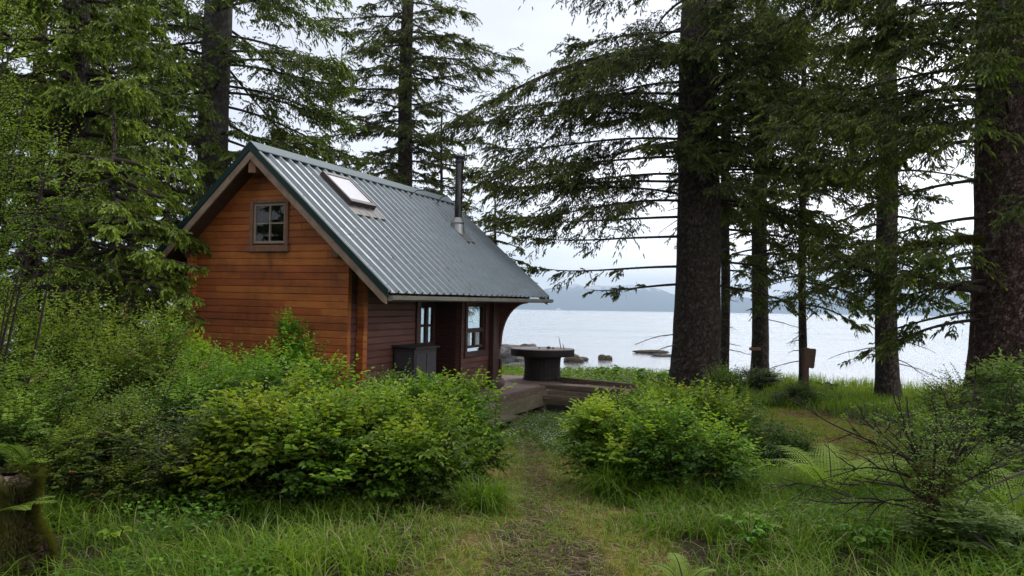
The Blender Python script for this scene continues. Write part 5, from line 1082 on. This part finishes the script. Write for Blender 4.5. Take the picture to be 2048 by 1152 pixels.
# litter on the path
def flat_bits(name, label, pts, l0, l1, w_, mt, seed, tint):
    rr_ = np.random.default_rng(seed); n_ = len(pts); az = rr_.uniform(0, 6.283, n_); P = np.stack([pts[:, 0], pts[:, 1], gz(pts[:, 0], pts[:, 1]) + .004 + .012 * rr_.random(n_)], -1)
    D = np.stack([np.cos(az), np.sin(az), rr_.normal(0, .16, n_)], -1); q = Q(); strips(q, P, D, rr_.uniform(l0, l1, n_), w_, tint, 0, 0); tag(q.obj(name, [M[mt]]), label, 'litter', kind='stuff')
p = scatter(60000, -1.6, 1.7, 3.3, 12, rg, lambda x, y: np.clip(pm_mask(x, y) + .5 * dry(x, y), 0, 1)); flat_bits('path_litter', 'straw stalks and needles strewn over the trodden path', p, .02, .12, .0028, 'straw', 60, np.clip(rg.normal(.45, .25, len(p)), 0, 1))
p = scatter(26000, 1.5, 8, 9, 18, rg, lambda x, y: (lawn_mask(x, y) > .1) * (fbm(x * .9 * 1.4, y * 1.3, 3, 3) < .46)); flat_bits('needle_litter', 'brown fallen needles on the bare patches of the clearing', p, .03, .1, .004, 'straw', 61, np.clip(rg.normal(.3, .2, len(p)), 0, 1))
# small-leaved ground cover near the steps and in the meadow
def cover(name, label, pts, ll, mt, seed, h0, h1, tb):
    rr_ = np.random.default_rng(seed); n_ = len(pts); z = gz(pts[:, 0], pts[:, 1]) + rr_.uniform(h0, h1, n_); P = np.stack([pts[:, 0], pts[:, 1], z], -1); az = rr_.uniform(0, 6.283, n_)
    D = np.stack([np.cos(az), np.sin(az), rr_.normal(.1, .3, n_)], -1); q = Q(); leaves(q, P, D, np.array([0, 0, 1.]) + rr_.normal(0, .3, (n_, 3)), ll * rr_.uniform(.6, 1.2, n_), ll * .55, np.clip(tb + rr_.normal(0, .13, n_), 0, .95), 0, .15); tag(q.obj(name, [M[mt]]), label, 'ground cover', kind='stuff')
p = scatter(30000, -.3, 1.9, 9.5, 15, rg, lambda x, y: free_of_cabin(x, y) * (1 - sstep(np.hypot((x - .75) / .85, (y - 12.3) / 2.6), .6, 1.1)) * (1 - .8 * pm_mask(x, y))); cover('ground_cover', 'low pale-leaved ground cover between the path end and the deck', p, .045, 'leaf_pale', 62, .0, .14, .5)
p = scatter(26000, -4, 5, 3.5, 6.6, rg, lambda x, y: sstep(np.abs(x - path_x(y)), .7, 1.4) * (fbm(x * 1.7, y * 1.7, 2, 66) > .46)); cover('grass_weeds', 'small leafy weeds growing up through the near grass', p, .042, 'leaf', 63, .03, .2, .45)
p = scatter(26000, 1.0, 10, 15.5, 26, rg, lambda x, y: free_of_cabin(x, y) * bank(x, y) * sstep(x, 1, 1.5) * (1 - sstep(x, 4, 5))); cover('bank_plants', 'broad-leaved green growth on the bank behind the deck end', p, .13, 'leaf', 64, .05, .38, .6)
p = scatter(9000, -2.5, 1.5, 19.8, 27, rg, lambda x, y: free_of_cabin(x, y)); cover('shore_plants', 'bright green leaves on the shore behind the round table', p, .12, 'leaf', 65, .0, .25, .7)
p = scatter(60000, -9, .0, 5.8, 13, rg, lambda x, y: free_of_cabin(x, y) * sstep(np.abs(x - path_x(y)), .5, .9)); cover('forest_floor_plants', 'dim leaves covering the ground under the left bushes', p, .05, 'leaf_dark', 66, .0, .3, .3)
# small white flowers
p = scatter(700, 0.0, 1.9, 10.5, 14, rg, lambda x, y: free_of_cabin(x, y) * (1 - pm_mask(x, y))); n_ = len(p); q = Q(); P = np.stack([p[:, 0], p[:, 1], gz(p[:, 0], p[:, 1]) + rg.uniform(.1, .17, n_)], -1)
for a in (0, 1.57): q.add(np.stack([P + np.array([math.cos(a + k_ * 1.57) * .009, math.sin(a + k_ * 1.57) * .009, .002 * a]) for k_ in range(4)], 1).reshape(-1, 3), (np.arange(n_) * 4)[:, None] + np.arange(4)[None], .5)
tag(q.obj('small_flowers', [M['white']]), 'scattered tiny white flowers in the ground cover before the deck', 'flowers', kind='stuff')

# bare dead shrub with a rotting foot
ds = empty('dead_shrub', at(1868, 5.05), 0, 'bare dead shrub with many dark arching twigs at the lower right', 'dead shrub')
rg = np.random.default_rng(77); 
def deadarm(q, s0, d, Ln, r_, depth=0):
    n_ = 9; t = np.linspace(0, 1, n_); d = np.array(d, float); d /= np.linalg.norm(d); cur = rg.normal(0, .2, 3); C = np.array(s0) + d * (Ln * t)[:, None] + cur * (Ln * t ** 2)[:, None] * .5 + np.cumsum(rg.normal(0, .012 * Ln, (n_, 3)), 0)
    q.tube(C, r_ * (1 - .85 * t) + .0012, 5, .5, 0)
    if depth < 2:
        for _ in range(int(3 + Ln * 5)):
            u = rg.uniform(.25, .95); p_ = np.array([np.interp(u, t, C[:, k_]) for k_ in range(3)]); dd = d + rg.normal(0, .55, 3); deadarm(q, p_, dd, Ln * rg.uniform(.2, .45) * (1.1 - u * .5), r_ * .4, depth + 1)
q = Q()
for d, Ln, r_ in (((-1, .1, .75), .95, .009), ((-1, 0, .5), .8, .009), ((-.9, -.2, .3), .95, .012), ((-1, .3, .12), .9, .008), ((-.5, .2, 1), .75, .009), ((-.25, 0, 1), .7, .012), ((.0, .3, 1), .65, .018), ((.2, .1, 1), .6, .01), ((.45, .2, 1), .75, .011), ((.8, .1, .9), .9, .01), ((1, .0, .55), .8, .01), ((-.8, .1, -.15), .7, .011), ((.6, -.2, 1), .6, .007), ((-.6, .5, .9), .6, .007), ((-.15, -.2, 1), .5, .007), ((.3, .4, .8), .7, .007)):
    deadarm(q, (rg.normal(0, .05), rg.normal(0, .05), .38 + rg.normal(0, .05)), d, Ln, r_)
q.obj('bare_twigs', [M['twig']], ds)
q = Q(); t = np.linspace(0, 1, 10); q.tube(np.stack([.03 * np.sin(t * 5), 0 * t, -.1 + .62 * t], -1), .085 * (1 - .55 * t) + .02 * np.sin(t * 9), 10, .5, 0); q.obj('rotten_stem', [M['bark_red']], ds, smooth=False)
q = Q(); k_ = 1500; zz_ = rg.uniform(.05, .62, k_); a = rg.uniform(0, 6.283, k_); P = np.stack([.09 * np.cos(a) + rg.normal(0, .03, k_), .09 * np.sin(a) + rg.normal(0, .03, k_), zz_], -1); strips(q, P, np.stack([np.cos(a), np.sin(a), rg.normal(-.6, .5, k_)], -1), rg.uniform(.02, .07, k_), .003, rg.uniform(.1, .9, k_), 0, 0); q.obj('moss', [M['moss']], ds)
q = Q(); pp = np.concatenate([rg.normal(0, .28, (420, 2)), rg.uniform(.35, .95, (420, 1))], 1); shoots(q, rg, pp, np.concatenate([rg.normal(0, 1, (420, 2)), rg.uniform(.2, .8, (420, 1))], 1), .12, 7, .03, .014, rg.uniform(.3, .8, 420)); q.obj('sparse_leaves', [M['leaf_olive'], M['twig']], ds)
def limb(label, pts, r0, r1, mt='deadtwig'):
    q = MB(); P = [Vector(p_) for p_ in pts]; c0 = P[0].copy(); P = [p_ - c0 for p_ in P]; o = q.tube([tuple(p_) for p_ in P], [r0 + (r1 - r0) * i_ / (len(P) - 1) for i_ in range(len(P))], 7) or q.obj('fallen_limb', M[mt], smooth=True); o.location = c0; return tag(o, label, 'branch', 'bare limbs at the lower right')
def pv(px, py, y): d = _f + _r * (px - 1024) / FPX + _u * (576 - py) / FPX; return EYE + d * (y / d[1])
limb('long bare limb rising to the right edge from the dead shrub', [pv(1915, 1030, 5.0), pv(1940, 995, 5.0), pv(1985, 970, 5.05), pv(2050, 942, 5.1), pv(2110, 925, 5.2)], .006, .011)
limb('grey fallen limb sloping down to the right from the dead shrub foot', [pv(1880, 1030, 4.9), pv(1925, 1055, 4.8), pv(1960, 1080, 4.7), pv(2050, 1140, 4.5), pv(2120, 1170, 4.4)], .008, .013)
limb('second thin limb crossing below the long one at the right edge', [pv(1975, 1050, 5.3), pv(2010, 1010, 5.3), pv(2060, 978, 5.3)], .004, .007)
# mossy stump at the lower left corner
sm_ = empty('mossy_stump', at(14, 4.35), 0, 'mossy rotten stump at the lower left corner under fern fronds', 'stump')
q = Q(); t = np.linspace(0, 1, 14); th = np.arange(22) * 2 * math.pi / 22; r_ = (.16 + .05 * np.sin(t * 6))[:, None] * (1 + .5 * (fbm(th[None] * 1.5, t[:, None] * 5, 3, 5) - .4)); V = np.stack([r_ * np.cos(th), r_ * np.sin(th), np.broadcast_to((-.1 + .68 * t)[:, None], r_.shape)], -1); V[-1, :, :2] *= .3
i = np.arange(13)[:, None] * 22; j = np.arange(22)[None]; q.add(V.reshape(-1, 3), np.stack([i + j, i + (j + 1) % 22, i + 22 + (j + 1) % 22, i + 22 + j], -1).reshape(-1, 4)); q.obj('stump_wood', [M['bark_red']], sm_)
q = Q(); k_ = 14000; zz_ = rg.uniform(-.02, .6, k_); a = rg.uniform(0, 6.283, k_); tz_ = (zz_ + .1) / .68; ra = (.16 + .05 * np.sin(tz_ * 6)) * (1 + .5 * (fbm(a * 1.5, tz_ * 5, 3, 5) - .4)) + .004; P = np.stack([ra * np.cos(a), ra * np.sin(a), zz_], -1); strips(q, P, np.stack([np.cos(a), np.sin(a), rg.normal(-.5, .6, k_)], -1), rg.uniform(.02, .06, k_), .0032, np.clip(fbm(a * 2, zz_ * 6, 2, 2) * 1.3, 0, 1), 0, 0); q.obj('moss', [M['moss']], sm_)
# thin bare stems poking through the left thicket
for px0, py0, px1, py1, y_, lb in ((90, 920, 145, 740, 6.0, 'leftmost thin bare stem slanting up through the left thicket'), (95, 905, 215, 760, 6.2, 'bare stem slanting furthest right in the left thicket'), (330, 860, 400, 885, 6.6, 'short bare stem lying over the olive bush at the left')):
    a = pv(px0, py0, y_); b_ = pv(px1, py1, y_ + .15); q = Q(); t = np.linspace(0, 1, 8)[:, None]; C = (b_ - a) * t + np.random.default_rng(px1).normal(0, .008, (8, 3)); q.tube(C, .007 * (1 - .7 * t[:, 0]) + .001, 5); 
    for u in (.35, .55, .75): q.tube((b_ - a) * u + np.array([[0, 0, 0], [.07, .02, .09], [.12, .03, .2]]) * (1 if u != .55 else np.array([-.6, 1, 1])), np.array([.004, .003, .001]), 4)
    o = q.obj('bare_stem', [M['twig']]); o.location = a; tag(o, lb, 'stem', 'bare stems in the left thicket')
# fallen twigs and sticks by the path
for j_, (px, y, az, ln_, lb) in enumerate(((1150, 4.5, .4, .32, 'pale fallen stick on the path nearest the camera'), (1010, 5.2, 2.3, .22, 'short dark twig on the left side of the path in front'), (1120, 5.9, 1.2, .26, 'thin twig lying across the middle of the path'), (880, 5.4, .2, .35, 'crooked fallen branch in the dry grass left of the path'), (1700, 12.5, .3, .5, 'fallen branch on the mossy clearing'), (1560, 11.0, 1.0, .35, 'smaller fallen twig at the left of the mossy clearing'))):
    t = np.linspace(0, 1, 7); rj = np.random.default_rng(j_); C = np.stack([ln_ * (t - .5) * math.cos(az), ln_ * (t - .5) * math.sin(az), .012 + 0 * t], -1) + np.cumsum(rj.normal(0, .006, (7, 3)) * [1, 1, .3], 0); q = Q(); q.tube(C, .007 * (1 - .5 * t), 6, .5, 0); q.tube(C[3] + np.array([[0, 0, 0], [.03, .04, .01], [.05, .09, .012]]), np.array([.004, .003, .002]), 5, .5, 0)
    o = q.obj('fallen_twig', [M['deadtwig']]); o.location = at(px, y); tag(o, lb, 'twig', 'fallen twigs on the ground')
# haze over the inlet
m = bpy.data.materials.new('inlet_air'); m.use_nodes = True; n = m.node_tree; n.nodes.clear(); o_ = N(n, 'ShaderNodeOutputMaterial'); pvol = N(n, 'ShaderNodeVolumePrincipled')
pvol.inputs['Color'].default_value = (0.66, 0.83, 1.0, 1); pvol.inputs['Density'].default_value = 0.00016; pvol.inputs['Anisotropy'].default_value = 0.3; L(n, pvol.outputs[0], o_.inputs['Volume'])
k = MB(); k.box(-13000, 13000, -300, 14500, -10, 620); tag(k.obj('haze', m), 'pale blue air over the inlet', 'haze', kind='stuff')
print('all', _t.time() - _t0)
